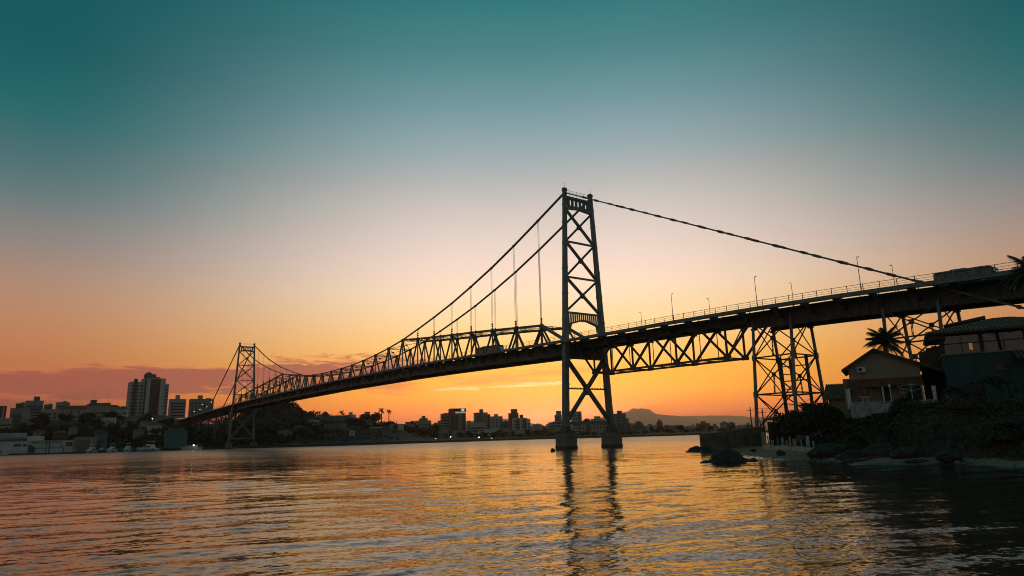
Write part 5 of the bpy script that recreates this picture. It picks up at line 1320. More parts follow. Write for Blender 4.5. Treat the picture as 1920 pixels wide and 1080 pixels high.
def bld(label, x0, x1, yt, Y, wall, turn=.3, zb=None, pent=(), win='grid', dep=.8, trim=None, floors=3.1, group=None, name='apartment_block', cat='building', stripes=(), roof=None, bays=None, antenna=None, lower=None):
    """a block seen in the photograph between x0 and x1 with its top at yt, standing at ground distance Y.
    pent: (u0, u1, height, material) roof houses; stripes: (u0, u1, material) full-height wall strips; lower: (u0, u1, drop) wings lower than the main block"""
    xm = (x0 + x1) / 2; top = pt(xm, yt, Y); X = top.x
    if zb is None: zb = ground_far(X, Y) - 1.0
    H = max(4.0, top.z - zb); vis = (x1 - x0) / CAM_F * Y * math.cos(math.atan2(X, Y)) * 1.0
    az = math.atan2(X, Y); W = vis / (math.cos(turn) + dep * abs(math.sin(turn))); D = W * dep
    t = thing(name, label, cat, (X, Y, zb), -az + turn, group)
    blocks = [(-W / 2, W / 2, H)]
    if lower:
        blocks = []
        e = sorted({-.5, .5} | {u for a, b, _ in lower for u in (a, b)})
        for a, b in zip(e[:-1], e[1:]):
            dr = max([d for l0, l1, d in lower if l0 <= a + 1e-6 and b <= l1 + 1e-6] + [0]); blocks.append((a * W, b * W, H - dr))
    mb = MB()
    for k, (a, b, h) in enumerate(blocks): mb.box(a + .01 * (k > 0), b, -D / 2 + .02 * (k % 2), D / 2 - .02 * (k % 2), 0, h)
    mb.build('wall', F_[wall], t)
    pb = MB()
    for k, (a, b, h) in enumerate(blocks):                                       # parapets
        for q in ((a - .12, b + .12, -D / 2 - .12, -D / 2 + .25), (a - .12, b + .12, D / 2 - .25, D / 2 + .12), (a - .12, a + .25, -D / 2 + .251, D / 2 - .251), (b - .25, b + .12, -D / 2 + .251, D / 2 - .251)): pb.box(*q, h + .004, h + .75)
    pb.build('parapet', F_[trim or wall], t)
    wb = MB(); sg = 1 if turn <= 0 else -1                                       # which end wall shows
    for a, b, h in blocks:
        n = max(1, int((h - 2.0) / floors)); nb = bays or max(1, int((b - a) / 3.4)); ns = max(1, int(D / 3.6))
        if win is None: continue
        for f in range(n):
            z = 1.6 + f * floors
            if z + 1.4 > h: continue
            if win == 'grid':
                for k in range(nb):
                    xc = a + (b - a) * (k + .5) / nb; w = min(1.1, (b - a) / nb * .33); wb.box(xc - w, xc + w, -D / 2 - .07, -D / 2 - .03, z, z + 1.6)
            elif win == 'band': wb.box(a + .6, b - .6, -D / 2 - .08, -D / 2 - .03, z, z + 1.35)
            for k in range(ns):
                yc = -D / 2 + D * (k + .5) / ns; x = (W / 2 if sg > 0 else -W / 2)
                if (sg > 0 and b < W / 2 - .1) or (sg < 0 and a > -W / 2 + .1): continue
                wb.box(*sorted((x + sg * .03, x + sg * .07)), yc - .8, yc + .8, z, z + 1.6)
    if wb.v: wb.build('windows', WIN, t, kind='stuff')
    if win == 'band':
        sb = MB()
        for f in range(max(1, int((H - 2) / floors))): sb.box(-W / 2 - .1, W / 2 + .1, -D / 2 - .6, -D / 2 - .085, 1.0 + f * floors, 1.55 + f * floors)
        sb.build('balcony', F_[trim or wall], t)
    for u0, u1, m in stripes:
        mb = MB(); mb.box(u0 * W, u1 * W, -D / 2 - .42, -D / 2 - .1, .5, H - .3); mb.build('wall_strip', F_[m], t)
        if m in ('dark', 'red', 'brown', 'slate'):
            wb = MB(); n = int(H / floors)
            for f in range(n - 1): wb.box(u0 * W + .3, u1 * W - .3, -D / 2 - .52, -D / 2 - .44, 1.8 + f * floors, 2.9 + f * floors)
            wb.build('windows', WIN, t, kind='stuff')
    for u0, u1, h, m in pent:
        mb = MB(); mb.box(u0 * W, u1 * W, -D * .25, D * .28, H - .02, H + h); mb.box(u0 * W - .25, u1 * W + .25, -D * .25 - .25, D * .28 + .25, H + h + .003, H + h + .3); mb.build('roof_house', F_[m], t)
    if roof:                                                                      # hipped roof (rise, material)
        r, m = roof; o = .7; i = min(W, D) / 2 * .9; mb = MB(); a, b, c, d = (-W / 2 - o, -D / 2 - o, H + .76), (W / 2 + o, -D / 2 - o, H + .76), (W / 2 + o, D / 2 + o, H + .76), (-W / 2 - o, D / 2 + o, H + .76)
        p, q = (-W / 2 + i, 0, H + r + .76), (W / 2 - i, 0, H + r + .76)
        mb.quad(a, b, q, p); mb.quad(c, d, p, q); mb.tri(d, a, p); mb.tri(b, c, q); mb.quad(d, c, b, a); mb.build('roof', m, t)
    if antenna:
        mb = MB()
        for u, h in antenna: mb.tube([(u * W, 0, H), (u * W, 0, H + h)], [.14, .05], 5); mb.box(u * W - .4, u * W + .4, -.05, .05, H + h * .8, H + h * .8 + .1)
        mb.build('antenna', DKTRIM, t)
    t['w'] = W; t['h'] = H; t['d'] = D
    return t

# --- left hill
g = 'apartment and office blocks on the left hill'
tall = bld('tall apartment tower on the left hill with dark red centre strip and domed roof house', 241, 318, 712, 640, 'pale', .16, pt(280, 786, 640).z - 3, dep=.6, group=g,
    stripes=((-.10, .0, 'white'), (.005, .26, 'red'), (.265, .37, 'white'), (-.44, -.34, 'dark'), (-.15, -.105, 'dark')), pent=((-.12, .16, 4.6, 'slate'), (.16, .26, 2.0, 'slate')),
    lower=((-.5, -.16, 3.6), (.40, .5, 5.0)), antenna=((-.02, 9), (.14, 7)))
mb = MB(); W, H, D = tall['w'], tall['h'], tall['d']; mb.tube([(-.03 * W, -.1 * D, H + 4.5), (-.03 * W, -.1 * D, H + 5.6), (-.03 * W, -.1 * D, H + 6.6), (-.03 * W, -.1 * D, H + 7.0)], [3.2, 3.0, 2.0, .3], 14); mb.build('dome', F_['slate'], tall)
mb = MB(); mb.box(-.56 * W, .12 * W, -D * .5 - 6, -D * .5 - .6, -4, 4.6); mb.build('podium', F_['pale'], tall)
bld('white balconied block immediately right of the tall tower', 317, 349, 750, 700, 'pale', .2, pt(333, 778, 700).z - 3, pent=((-.12, .12, 4.6, 'pale'),), win='band', dep=.6, group=g)
bld('grey block with twin roof houses partly behind the far bridge cable', 355, 401, 750, 720, 'grey', .15, pt(378, 778, 720).z - 3, pent=((-.16, .02, 4.4, 'grey'), (.2, .4, 1.5, 'grey')), dep=.5, group=g)
bld('white office block with horizontal bands and a roof tower', 48, 82, 753, 690, 'blue', .12, pt(65, 778, 690).z - 3, pent=((-.05, .28, 4.8, 'slate'),), win='band', dep=.6, group=g)
bld('dark block left of the banded office block', 30, 47, 758, 670, 'dark', .2, pt(38, 778, 670).z - 3, pent=((.1, .5, 1.5, 'dark'),), group=g, antenna=((.0, 7),))
bld('small slate block right of the banded office block', 83, 99, 760, 690, 'slate', .2, pt(91, 778, 690).z - 3, pent=((.1, .45, 1.2, 'slate'),), group=g, antenna=((.1, 8),))
bld('pale flat block behind the long red roofed block', 105, 131, 756, 720, 'blue', .12, pt(118, 778, 720).z - 3, pent=((.0, .3, 1.8, 'blue'),), win='band', group=g)
bld('dark block with a pale central strip at the left edge', -10, 13, 763, 600, 'dark', .25, pt(2, 784, 600).z - 3, stripes=((.1, .3, 'pale'),), group=g)
bld('long low grey building below the dark block and the banded office', 20, 56, 767, 610, 'grey', .1, pt(40, 784, 610).z - 3, dep=.35, group=g)
bld('low pale building with a flat roof left of the long red roofed block', 78, 118, 769, 600, 'cream', .1, pt(98, 782, 600).z - 3, dep=.35, group=g)
rr = ('four storey cream block with red hipped roof, ', )
bld(rr[0] + 'left wing of the long row', 114, 166, 769, 560, 'cream', -.28, pt(140, 790, 560).z - 2, dep=.3, roof=(3.0, REDROOF), bays=9, group=g, stripes=((-.42, -.38, 'dark'), (-.1, -.06, 'dark'), (.2, .24, 'dark')), win='grid')
bld(rr[0] + 'taller middle wing with a dark roof tower', 160, 206, 763, 580, 'cream', -.24, pt(183, 790, 580).z - 2, dep=.35, roof=(2.6, REDROOF), bays=9, group=g, pent=((-.32, -.08, 5.6, 'dark'),), antenna=((-.2, 12),))
bld(rr[0] + 'right wing carrying a tall antenna', 194, 224, 764, 600, 'cream', -.2, pt(209, 790, 600).z - 2, dep=.4, roof=(1.4, REDROOF), bays=5, group=g, pent=((-.4, -.1, 3.8, 'dark'),), antenna=((-.25, 13),))
bld('small gabled white building between the red roofed row and the tall tower', 221, 241, 768, 590, 'white', -.2, pt(231, 790, 590).z - 2, roof=(2.2, REDROOF), group=g)
bld('low white building with striped storeys at the left edge of the hill', -6, 23, 786, 520, 'cream', .15, pt(8, 806, 520).z - 2, win='band', dep=.5, trim='white', group=g)
bld('tall narrow dark teal building on the left slope', 23, 41, 778, 530, 'slate', .25, pt(32, 806, 530).z - 2, dep=.5, group=g)
bld('pale windowless building on the left slope beside the dark teal one', 40, 57, 776, 540, 'cream', .2, pt(48, 803, 540).z - 2, win=None, dep=.5, group=g)
bld('low grey house on the slope under the cream row', 168, 184, 790, 520, 'grey', .1, pt(176, 800, 520).z - 2, roof=(1.2, DKTRIM), group=g, name='house')
bld('low white wall building under the right wing of the cream row', 190, 218, 785, 530, 'white', -.2, pt(204, 797, 530).z - 2, win=None, dep=.4, group=g, name='house')
bld('small pale gatehouse below the tall tower podium', 250, 262, 786, 560, 'cream', .1, pt(256, 797, 560).z - 2, group=g, name='house')
bld('white arcaded house with red roof below the tall tower', 276, 304, 798, 500, 'white', .15, pt(290, 810, 500).z - 2, roof=(2.2, REDROOF), bays=8, group=g, name='house')
bld('low red roofed house right of the arcaded house', 262, 285, 793, 530, 'cream', .1, pt(273, 803, 530).z - 2, roof=(1.4, REDROOF), group=g, name='house')
bld('big windowless dark teal warehouse by the water left of the bridge approach', 309, 352, 810, 445, 'teal', .12, 0.8, win=None, dep=.7, name='warehouse')
bld('grey shed with flat roof above the dark teal warehouse', 315, 345, 804, 480, 'slate', .1, None, win=None, dep=.5, name='warehouse')
bld('small house with dome-like roof on the slope above the moored boats', 223, 238, 795, 520, 'cream', .1, pt(230, 806, 520).z - 2, roof=(1.6, TILE), name='house')
bld('teal gabled boathouse behind the moored boats', 178, 202, 813, 425, 'teal', .2, .8, roof=(1.8, DKTRIM), name='boathouse')
bld('low white boathouse with long flat canopy behind the moored boats', 142, 182, 822, 415, 'grey', .1, .8, dep=.4, name='boathouse', win=None)
bld('small brown house on the slope behind the marina building', 62, 84, 812, 455, 'beige', .2, None, roof=(1.6, REDROOF), name='house')
bld('small red roofed house on the slope right of the brown one', 100, 128, 814, 450, 'brown', -.1, None, roof=(1.8, REDROOF), name='house')
bld('grey gabled house on the slope between marina and cream row', 128, 146, 806, 470, 'grey', .2, None, roof=(1.4, TILE), name='house')
bld('pale hillside house under the tall tower, just above the yacht', 250, 270, 810, 470, 'grey', .15, None, roof=(1.4, TILE), name='house')

# --- hillside houses between the far tower and the twin palms
g2 = 'houses on the hillside right of the far tower'
bld('white house with a dark hipped roof on the hill crest', 600, 619, 783, 560, 'white', .15, pt(609, 788, 560).z - 3, roof=(4.2, DKTRIM), group=g2, name='house')
bld('dark gabled house on the hill crest next to the wooded hill', 572, 592, 781, 555, 'dark', .1, pt(582, 788, 555).z - 3, roof=(3.6, DKTRIM), group=g2, name='house')
bld('bright teal building with an open upper terrace', 613, 656, 781, 545, 'teal', .15, pt(634, 797, 545).z - 3, dep=.5, win='band', group=g2)
bld('long dark teal building with rows of pale windows', 608, 650, 796, 505, 'teal', .12, None, dep=.5, group=g2)
bld('white block with a small stepped roof house behind the teal terrace building', 651, 667, 779, 620, 'white', .2, pt(659, 792, 620).z - 3, pent=((-.3, .1, 2.6, 'white'),), group=g2)
bld('beige block with flat roof below the white stepped block', 662, 690, 790, 560, 'beige', .2, pt(676, 803, 560).z - 3, dep=.5, group=g2)
bld('grey apartment block with a square roof tower left of the twin palms', 674, 706, 780, 640, 'grey', .2, pt(690, 798, 640).z - 3, pent=((-.2, .08, 3.6, 'grey'), (.3, .5, 1.2, 'grey')), group=g2)
bld('pale blue house with an oval flat roof near the shore', 574, 598, 798, 520, 'blue', .1, None, win='band', dep=.5, trim='white', group=g2, name='house')
bld('low brown house left of the oval roofed house', 548, 575, 805, 500, 'brown', .1, None, roof=(1.5, REDROOF), group=g2, name='house')
bld('long low red roofed row near the shore', 600, 656, 816, 500, 'brown', .08, None, dep=.3, roof=(1.2, REDROOF), group=g2, name='house')
bld('small bright white kiosk near the shore', 655, 665, 816, 500, 'white', .1, None, win=None, group=g2, name='kiosk')
bld('dark open pavilion with a pale flat roof near the shore', 692, 716, 814, 520, 'dark', .1, None, trim='white', win=None, group=g2, name='pavilion')
bld('small white hut beside the open pavilion', 681, 686, 814, 540, 'white', .1, None, win=None, group=g2, name='kiosk')
bld('long white walled building with a dark doorway below the palms', 725, 757, 803, 560, 'white', .12, None, win=None, dep=.4, group=g2, stripes=((-.1, .12, 'dark'),))
bld('brown low house among trees by the pier of the far tower', 520, 548, 818, 490, 'beige', .1, None, roof=(1.5, TILE), group=g2, name='house')

# --- far shore, left to right
g3 = 'apartment blocks along the far shore'
def far(*a, **k): k.setdefault('group', g3); k.setdefault('zb', 1.0); return bld(*a, **k)
far('blue grey block with a narrow roof house right of the white walled building', 757, 777, 797, 640, 'blue', .25, pent=((-.35, .05, 2.6, 'slate'),))
far('slim white block with dark openings on the promenade', 776, 783, 805, 620, 'white', .1, bays=1)
far('free standing white notice board on the promenade', 787, 791, 815, 610, 'white', .1, win=None, name='notice_board', cat='notice board', group=None)
far('stepped pale block with a three tier roof', 778, 808, 790, 820, 'grey', .2, pent=((-.22, .3, 3.2, 'slate'), (-.05, .14, 6.0, 'slate')))
far('low brown gabled building among trees left of the screen tower', 806, 827, 800, 700, 'brown', .2, roof=(2.4, DKTRIM))
far('grey block stepping up to the screen tower', 814, 830, 790, 760, 'grey', .2, lower=((-.5, 0, 2.2),))
far('grey apartment tower with white balcony bands joined to the screen tower', 826, 845, 777, 760, 'grey', .15, win='band', trim='white', pent=((-.2, .5, 1.2, 'dark'),))
scr = far('brown office tower with a bright video screen along its roof', 841, 873, 776, 740, 'brown', .2, stripes=((.02, .2, 'grey'),), lower=())
W, H, D = scr['w'], scr['h'], scr['d']
mb = MB(); mb.box(-W / 2, W / 2 + .3, -D / 2, D / 2, H, H + 5.6); mb.build('roof_storey', F_['dark'], scr)
scm = bpy.data.materials.new('video_screen'); scm.use_nodes = True
def _scr():
    n, l = scm.node_tree.nodes, scm.node_tree.links; n.clear(); tc = n.new('ShaderNodeTexCoord'); s = n.new('ShaderNodeSeparateXYZ'); l.new(tc.outputs['Generated'], s.inputs[0])
    w = N(n, 'ShaderNodeTexNoise', i_Scale=5.0, i_Detail=2.0); l.new(tc.outputs['Generated'], w.inputs['Vector'])
    z = M_(n, l, 'ADD', s.outputs[2], M_(n, l, 'MULTIPLY', M_(n, l, 'SUBTRACT', w.outputs[0], .5), .5))
    c = ramp(n, l, z, [(.0, (.9, .55, .3)), (.14, (.8, .5, .3)), (.18, (.0, .25, .3)), (.42, (.0, .14, .18)), (.52, (.002, .004, .005)), (.8, (.002, .004, .005))])
    dx = M_(n, l, 'SUBTRACT', s.outputs[0], .68); dz = M_(n, l, 'MULTIPLY', M_(n, l, 'SUBTRACT', s.outputs[2], .70), .45)
    r = M_(n, l, 'SQRT', M_(n, l, 'ADD', M_(n, l, 'MULTIPLY', dx, dx), M_(n, l, 'MULTIPLY', dz, dz)))
    f = M_(n, l, 'LESS_THAN', r, .15); c2 = mix(n, l, f, c, (.75, .72, .66))
    e = n.new('ShaderNodeEmission'); l.new(c2, e.inputs[0]); e.inputs[1].default_value = .7; o = n.new('ShaderNodeOutputMaterial'); l.new(e.outputs[0], o.inputs[0])
_scr()
mb = MB(); mb.box(-.20 * W, W / 2 + .5, -D / 2 - .5, -D / 2 - .12, H + .5, H + 5.3); mb.build('video_screen', scm, scr)
far('slim pale tower right of the screen tower', 875, 883, 790, 800, 'pale', .2, bays=2)
far('low slate block right of the screen tower', 880, 890, 795, 780, 'slate', .2)
far('long pale blue low hall behind shore trees below the screen tower', 848, 885, 809, 650, 'blue', .08, dep=.3, win=None)
far('broad tower with dark upper corner and square roof house', 888, 914, 775, 780, 'grey', .18, stripes=((-.48, .0, 'slate'),), pent=((-.06, .18, 4.2, 'brown'),))
far('slim dark wing right of the broad tower', 912, 919, 778, 800, 'dark', .2, bays=2)
far('pale block with a roof tower and dark right edge', 919, 942, 782, 800, 'pale', .15, pent=((-.15, .12, 3.0, 'beige'),), stripes=((.32, .48, 'slate'),))
far('white terraced low block on the shore below the broad tower', 897, 935, 804, 690, 'white', .12, win='band', dep=.5, trim='white', lower=((-.5, -.2, 3.0), (-.2, .1, 1.0)))
far('pale low wing behind the white terraced block', 880, 910, 794, 730, 'pale', .12, win='band')
far('brown grey block between the pale block and the twin striped tower', 942, 954, 793, 780, 'dark', .2, roof=(2.0, DKTRIM))
far('grey block with blank wall on the shore right of the terraced block', 935, 955, 804, 690, 'grey', .2, bays=3)
far('brown tower with an open crown behind the twin striped tower', 953, 972, 776, 830, 'brown', .15, pent=((-.25, .42, 5.4, 'brown'),))
far('white tower with two broad dark vertical strips', 960, 994, 785, 760, 'white', .14, stripes=((-.36, -.16, 'dark'), (.06, .26, 'dark')), pent=((-.06, .1, 4.0, 'brown'),), lower=((.3, .5, 1.2),))
far('low grey block with rooftop dome right of the striped tower', 998, 1016, 797, 800, 'pale', .2, pent=((-.1, .3, 1.4, 'grey'),))
far('long low dark hall on the shore left of the near tower', 985, 1032, 808, 700, 'dark', .08, dep=.3, win='band', trim='grey')
far('pale low block left of the glass tower', 1024, 1036, 793, 800, 'cream', .2, lower=((-.5, -.1, 2.0),))
far('dark glass tower with stepped white frames and a capped roof house', 1034, 1053, 779, 760, 'slate', .2, win='band', trim='white', pent=((.0, .5, 4.6, 'beige'),), lower=((-.5, -.15, 7.5),))
far('white tower with a dark vertical strip seen between the near tower legs', 1070, 1090, 773, 700, 'white', .12, win='band', trim='white', stripes=((.18, .36, 'dark'),), antenna=((-.05, 4),))
far('slim brown tower between the near tower legs', 1094, 1106, 788, 760, 'brown', .2, pent=((-.3, .3, 1.6, 'brown'),))
far('broad cream block with a framed roof house between the near tower legs', 1108, 1134, 787, 740, 'cream', .16, pent=((-.25, .15, 3.4, 'cream'),))
far('low cream block left of the slim brown tower', 1088, 1098, 797, 720, 'cream', .2)
far('large dark stepped tower right of the near tower', 1150, 1182, 777, 700, 'slate', .25, pent=((-.28, -.04, 3.4, 'slate'),), lower=((.16, .34, 5.0), (.34, .5, 10.0)))
far('dark rounded block with a domed roof house', 1184, 1211, 795, 720, 'slate', .2, pent=((-.2, .15, 2.4, 'slate'),), lower=((-.5, -.34, 2.5), (.3, .5, 3.0)))
far('small pale blue block right of the dark rounded block', 1213, 1225, 799, 740, 'blue', .2, pent=((-.2, .3, 2.0, 'slate'),))
far('brown tower with a tiered pointed crown', 1231, 1242, 793, 800, 'brown', .2, pent=((-.4, .4, 1.8, 'slate'), (-.2, .15, 3.8, 'slate')))
far('long low slate block with a pale blue corner', 1244, 1273, 799, 800, 'slate', .15, stripes=((.3, .48, 'blue'),), antenna=((.15, 5),))
far('low grey block right of the long slate block', 1280, 1296, 803, 820, 'grey', .2, pent=((-.1, .4, 2.0, 'grey'),))
far('brown block with a central roof house left of the sea wall', 1305, 1331, 795, 820, 'brown', .18, pent=((-.12, .18, 3.0, 'brown'),))
far('white and teal twin gabled block right of the brown block', 1350, 1366, 795, 830, 'blue', .15, roof=(2.2, F_['teal']))
far('teal tower beside the twin gabled block', 1366, 1378, 794, 840, 'teal', .15, pent=((-.3, .3, 1.6, 'teal'),))
far('low pale block at the right end of the far town, behind the sea wall', 1333, 1350, 804, 840, 'pale', .1)
back = [(738, 800, 900, 'pale', 14), (765, 796, 980, 'grey', 12), (800, 797, 980, 'dark', 10), (884, 800, 950, 'cream', 9), (948, 799, 950, 'pale', 9), (1000, 801, 980, 'dark', 8), (1018, 800, 1000, 'grey', 9), (1040, 797, 950, 'brown', 8), (1062, 793, 900, 'pale', 9), (1102, 794, 940, 'slate', 8), (1140, 790, 950, 'grey', 10), (1182, 800, 950, 'pale', 10),
        (1212, 802, 960, 'slate', 9), (1228, 800, 980, 'cream', 8), (1248, 802, 1000, 'brown', 9), (1276, 801, 1000, 'dark', 9), (1298, 800, 1000, 'pale', 10), (1338, 800, 1000, 'slate', 9), (1388, 799, 1000, 'grey', 10), (1402, 797, 1020, 'brown', 9)]
for k, (px, py, Y, m, w) in enumerate(back):
    far('far ' + m.replace('slate', 'slate grey').replace('pale', 'pale grey') + ' block in the second row' + (' left of the near tower' if px < 1055 else ' beyond the near tower') , px - w, px + w, py, Y, m, .1 + .05 * (k % 4), pent=((-.2 + .1 * (k % 3), .1 + .1 * (k % 3), 1.5 + 1.2 * (k % 3), m),), win='band' if k % 3 == 0 else 'grid', group='second row blocks of the far town')
# lower rows behind the trees
fill = [(764, 800, 706, 'cream'), (790, 803, 690, 'brown'), (830, 806, 690, 'grey'), (955, 808, 690, 'beige'), (975, 807, 700, 'pale'), (1005, 806, 720, 'cream'), (1050, 804, 700, 'grey'), (1118, 808, 690, 'beige'), (1165, 806, 690, 'dark'), (1205, 807, 700, 'grey'), (1225, 806, 710, 'pale'), (1258, 808, 720, 'cream'), (1290, 809, 740, 'slate'), (1320, 809, 760, 'grey')]
for k, (px, py, Y, m) in enumerate(fill): far('low ' + {'cream': 'cream', 'brown': 'brown', 'grey': 'grey', 'beige': 'beige', 'pale': 'pale', 'dark': 'dark', 'slate': 'slate'}[m] + ' building in the front row behind the shore trees', px - 11, px + 11, py, Y, m, .15, dep=.5, group='low front row buildings of the far shore', name='low_building')

# --- twin palms, wind-bent palm and trees
p = pt(715, 797, 620); palm('tall slender palm on the far hill, left one of the two', (p.x, p.y, p.z - 6), pt(715, 770, 620).z - p.z + 6, 3.9, 16, 31, .42, 1.0)
p = pt(729, 797, 620); palm('tall slender palm on the far hill, right one of the two', (p.x, p.y, p.z - 6), pt(729, 772, 620).z - p.z + 6, 3.7, 16, 33, .42, 1.0)
p = pt(638, 785, 555); palm('wind bent palm on the hill crest behind the teal terrace building', (p.x, p.y, p.z - 3), pt(638, 774, 555).z - p.z + 3, 3.2, 14, 35, .3, 1.0, lean=(1.0, 0))
p = pt(603, 785, 556); palm('small palm against the white house with the dark hipped roof', (p.x - 1, p.y - 4, p.z - 3), pt(603, 774, 556).z - p.z + 3, 2.6, 12, 37, .3, 1.0)

proto = [broad_tree('', 0, 0, 0, 9, 4.6, 70 + k, 900, .62, LEAFD, None, 'broadleaf_tree', .3) for k in range(4)]
used_p = [0]
def far_tree(px, pb, Y, H, r, label, group, zb=None):
    p = pt(px, pb, Y); k = used_p[0]; used_p[0] += 1
    o = proto[k] if k < 4 else copy_tree(proto[k % 4])
    o.location = (p.x, p.y, ground_far(p.x, p.y) - .4 if zb is None else zb); o.rotation_euler = (0, 0, R_.random() * 6.28); o.scale = (r / 4.6, r / 4.6, H / 9)
    o['label'] = label; o['group'] = group; return o
gl_ = 'trees along the far shore'
for k in range(46):
    px = 745 + (1400 - 745) * (k + R_.random() * .8) / 46; Y = 625 + R_.random() * 40 + max(0, (px - 1150) * .25)
    far_tree(px, 822, Y, 4 + 4.5 * R_.random() ** 1.8, 2.4 + 2.6 * R_.random(), 'dark tree in the row that lines the far shore behind the water', gl_, 1.2)
gm = 'trees on the shore right of the far tower'
for k in range(34):
    px = 485 + (745 - 485) * (k + R_.random() * .8) / 34; Y = np.interp(px, [485, 600, 745], [468, 484, 545]) + R_.random() * 34
    far_tree(px, 828, Y, 3 + 2.6 * R_.random(), 2.4 + 2.0 * R_.random(), 'dark tree massed on the shore between the far tower and the twin palms', gm)
for k in range(16):
    px = 728 + 78 * (k + R_.random() * .8) / 16; far_tree(px, 815, 560 + R_.random() * 50 + (px - 728) * .3, 4 + 4 * R_.random(), 3 + 2.5 * R_.random(), 'dark tree on the low ground between the twin palms and the far town', 'trees below the twin palms')
for px, Y, H, r, lab in ((704, 585, 10, 5.5, 'big dark round tree standing left of the twin palms'), (685, 565, 7, 4.2, 'dark tree beside the grey apartment block left of the palms'), (738, 620, 6, 3.6, 'small dark bent tree between the twin palms and the shore'), (814, 655, 12, 7.5, 'large spreading dark tree left of the screen tower'), (675, 525, 9, 6.0, 'large dark tree below the beige block'), (775, 650, 12, 4.5, 'tall dark tree beside the blue grey block')):
    far_tree(px, 800, Y, H, r, lab, None)
gw = 'trees on the left slope above the marina'
for k in range(64):
    px = -40 + 400 * (k + R_.random() * .8) / 64; Y = np.interp(px, [-40, 60, 140, 300, 360], [452, 455, 440, 465, 475]) + R_.random() * 100
    far_tree(px, 805, Y, 5 + 5 * R_.random(), 3 + 3.4 * R_.random(), 'dark tree on the slope between the marina and the hilltop blocks', gw)

def build_woods():
    rs = np.random.RandomState(8); P = shore_dense(6000); pp = px_of(P[:, 0], P[:, 1]); P = P[(pp > -160) & (pp < 770)]; n = 110000
    i = rs.randint(0, len(P), n); v = 4 + rs.rand(n) * 230; r = np.hypot(P[i, 0], P[i, 1]); X = P[i, 0] * (1 + v / r); Y = P[i, 1] * (1 + v / r); px = px_of(X, Y)
    w = np.exp(-((px - 500) / 75) ** 2) * 1.4 + .05 * ((px > 560) & (px < 740)) + .5 * ((px > -120) & (px < 430)) * (v > 12) * (v < 140)
    k = rs.rand(n) < w; X, Y, v = X[k], Y[k], v[k]
    cl = fbm(X / 9 + 3, Y / 9 + 3, 3); k = cl > .36; X, Y, v, cl = X[k], Y[k], v[k], cl[k]
    Z = land_h(X, Y, v) + rs.rand(len(X)) ** .5 * (1 + np.maximum(0, cl - .36) * 18)
    V, F = leaf_cloud(np.stack([X, Y, Z], -1), .95, 9)
    o = link('wooded_hillside', np_mesh('wooded_hillside', V, F, LEAFD)); o['kind'] = 'stuff'
build_woods()

# --- marina: white shed with lettering, upper pier building, boats
def marina():
    a, b = pt(-30, 854, 408), pt(141, 850, 398)
    t = thing('marina_shed', 'long white marina shed with red lettering along its front', 'boat shed', (a.x, a.y, .3), math.atan2(b.y - a.y, b.x - a.x)); L = (b - a).length
    H = pt(100, 826.5, 400).z - .3; MW = F_['white']
    mb = MB(); mb.box(0, L, 0, 12, .4, H); mb.build('wall', MW, t)
    mb = MB(); mb.box(-.6, L + .6, -1.2, 12, -2.5, .39); mb.build('quay', CONC_WET, t)
    mb = MB(); mb.box(-.2, L + .2, -.15, 12, H + .004, H + .25); mb.build('roof_edge', F_['pale'], t)
    def u(px): return L * (px + 30) / 171.0
    for x0, x1, z0, z1, nm, m in ((24, 38.5, .62, .80, 'window', WIN), (42, 49, .62, .80, 'window', WIN), (0, 4, .15, .32, 'window', WIN), (58, 64, .1, .62, 'doorway', DKTRIM), (52, 58, .1, .75, 'doorway', F_['brown']), (113, 117, .55, .63, 'window', WIN)):
        mb = MB(); mb.box(u(x0), u(x1), -.08, -.02, H * z0, H * z1); mb.build(nm, m, t)
    for k in range(2): mb = MB(); mb.box(u(122), u(134), -.14, -.02, H * (.54 + .17 * k), H * (.69 + .17 * k)); mb.build('red_shutter', F_['red'], t)
    for px in (66, 86, 92, 119): mb = MB(); mb.box(u(px) - .12, u(px) + .12, -.3, -.1, .4, H * .93 if px in (86, 92) else H * .42); mb.build('post', DKTRIM, t)
    mb = MB(); mb.box(u(64), u(119), -.26, -.2, H * .42, H * .46); mb.build('hand_rail', DKTRIM, t)
    mb = MB(); mb.box(u(136), u(141), -.5, 11, .4, H + 1.2); mb.build('end_wall', F_['beige'], t)
    cu = bpy.data.curves.new('shed_lettering', 'FONT'); cu.body = 'PORTO NAUTICO'; cu.size = 2.1; cu.extrude = .04; cu.space_character = 1.25
    tmp = bpy.data.objects.new('lettering', cu); COL.objects.link(tmp); bpy.context.view_layer.update()
    me = bpy.data.meshes.new_from_object(tmp.evaluated_get(bpy.context.evaluated_depsgraph_get())); bpy.data.objects.remove(tmp); me.materials.clear(); me.materials.append(F_['red'])
    o = link('lettering', me, t, (u(58), -.2, H * .80), (math.pi / 2, 0, 0)); o['kind'] = 'stuff'
    # upper storey at the left
    a2 = u(51)
    t2 = thing('marina_office', 'pale marina office with a long dark strip window left of the lettered shed', 'building', (a.x, a.y, .3), math.atan2(b.y - a.y, b.x - a.x))
    z2 = pt(40, 818, 408).z - .3
    mb = MB(); mb.box(-8, a2, 3, 11, H + .26, z2); mb.build('wall', MW, t2); mb = MB(); mb.box(-7, u(40), 2.9, 2.97, H + .5, H + 1.6); mb.build('strip_window', WIN, t2)
    mb = MB(); mb.box(-8, u(16), 2.5, 11, z2 + .004, z2 + 2.2); mb.build('roof_storey', F_['pale'], t2)
    mb = MB(); mb.box(-8.1, u(40), 2.6, 2.88, z2 - 1.3, z2 - .4); mb.build('sign_board', F_['blue'], t2)
    return t
marina()

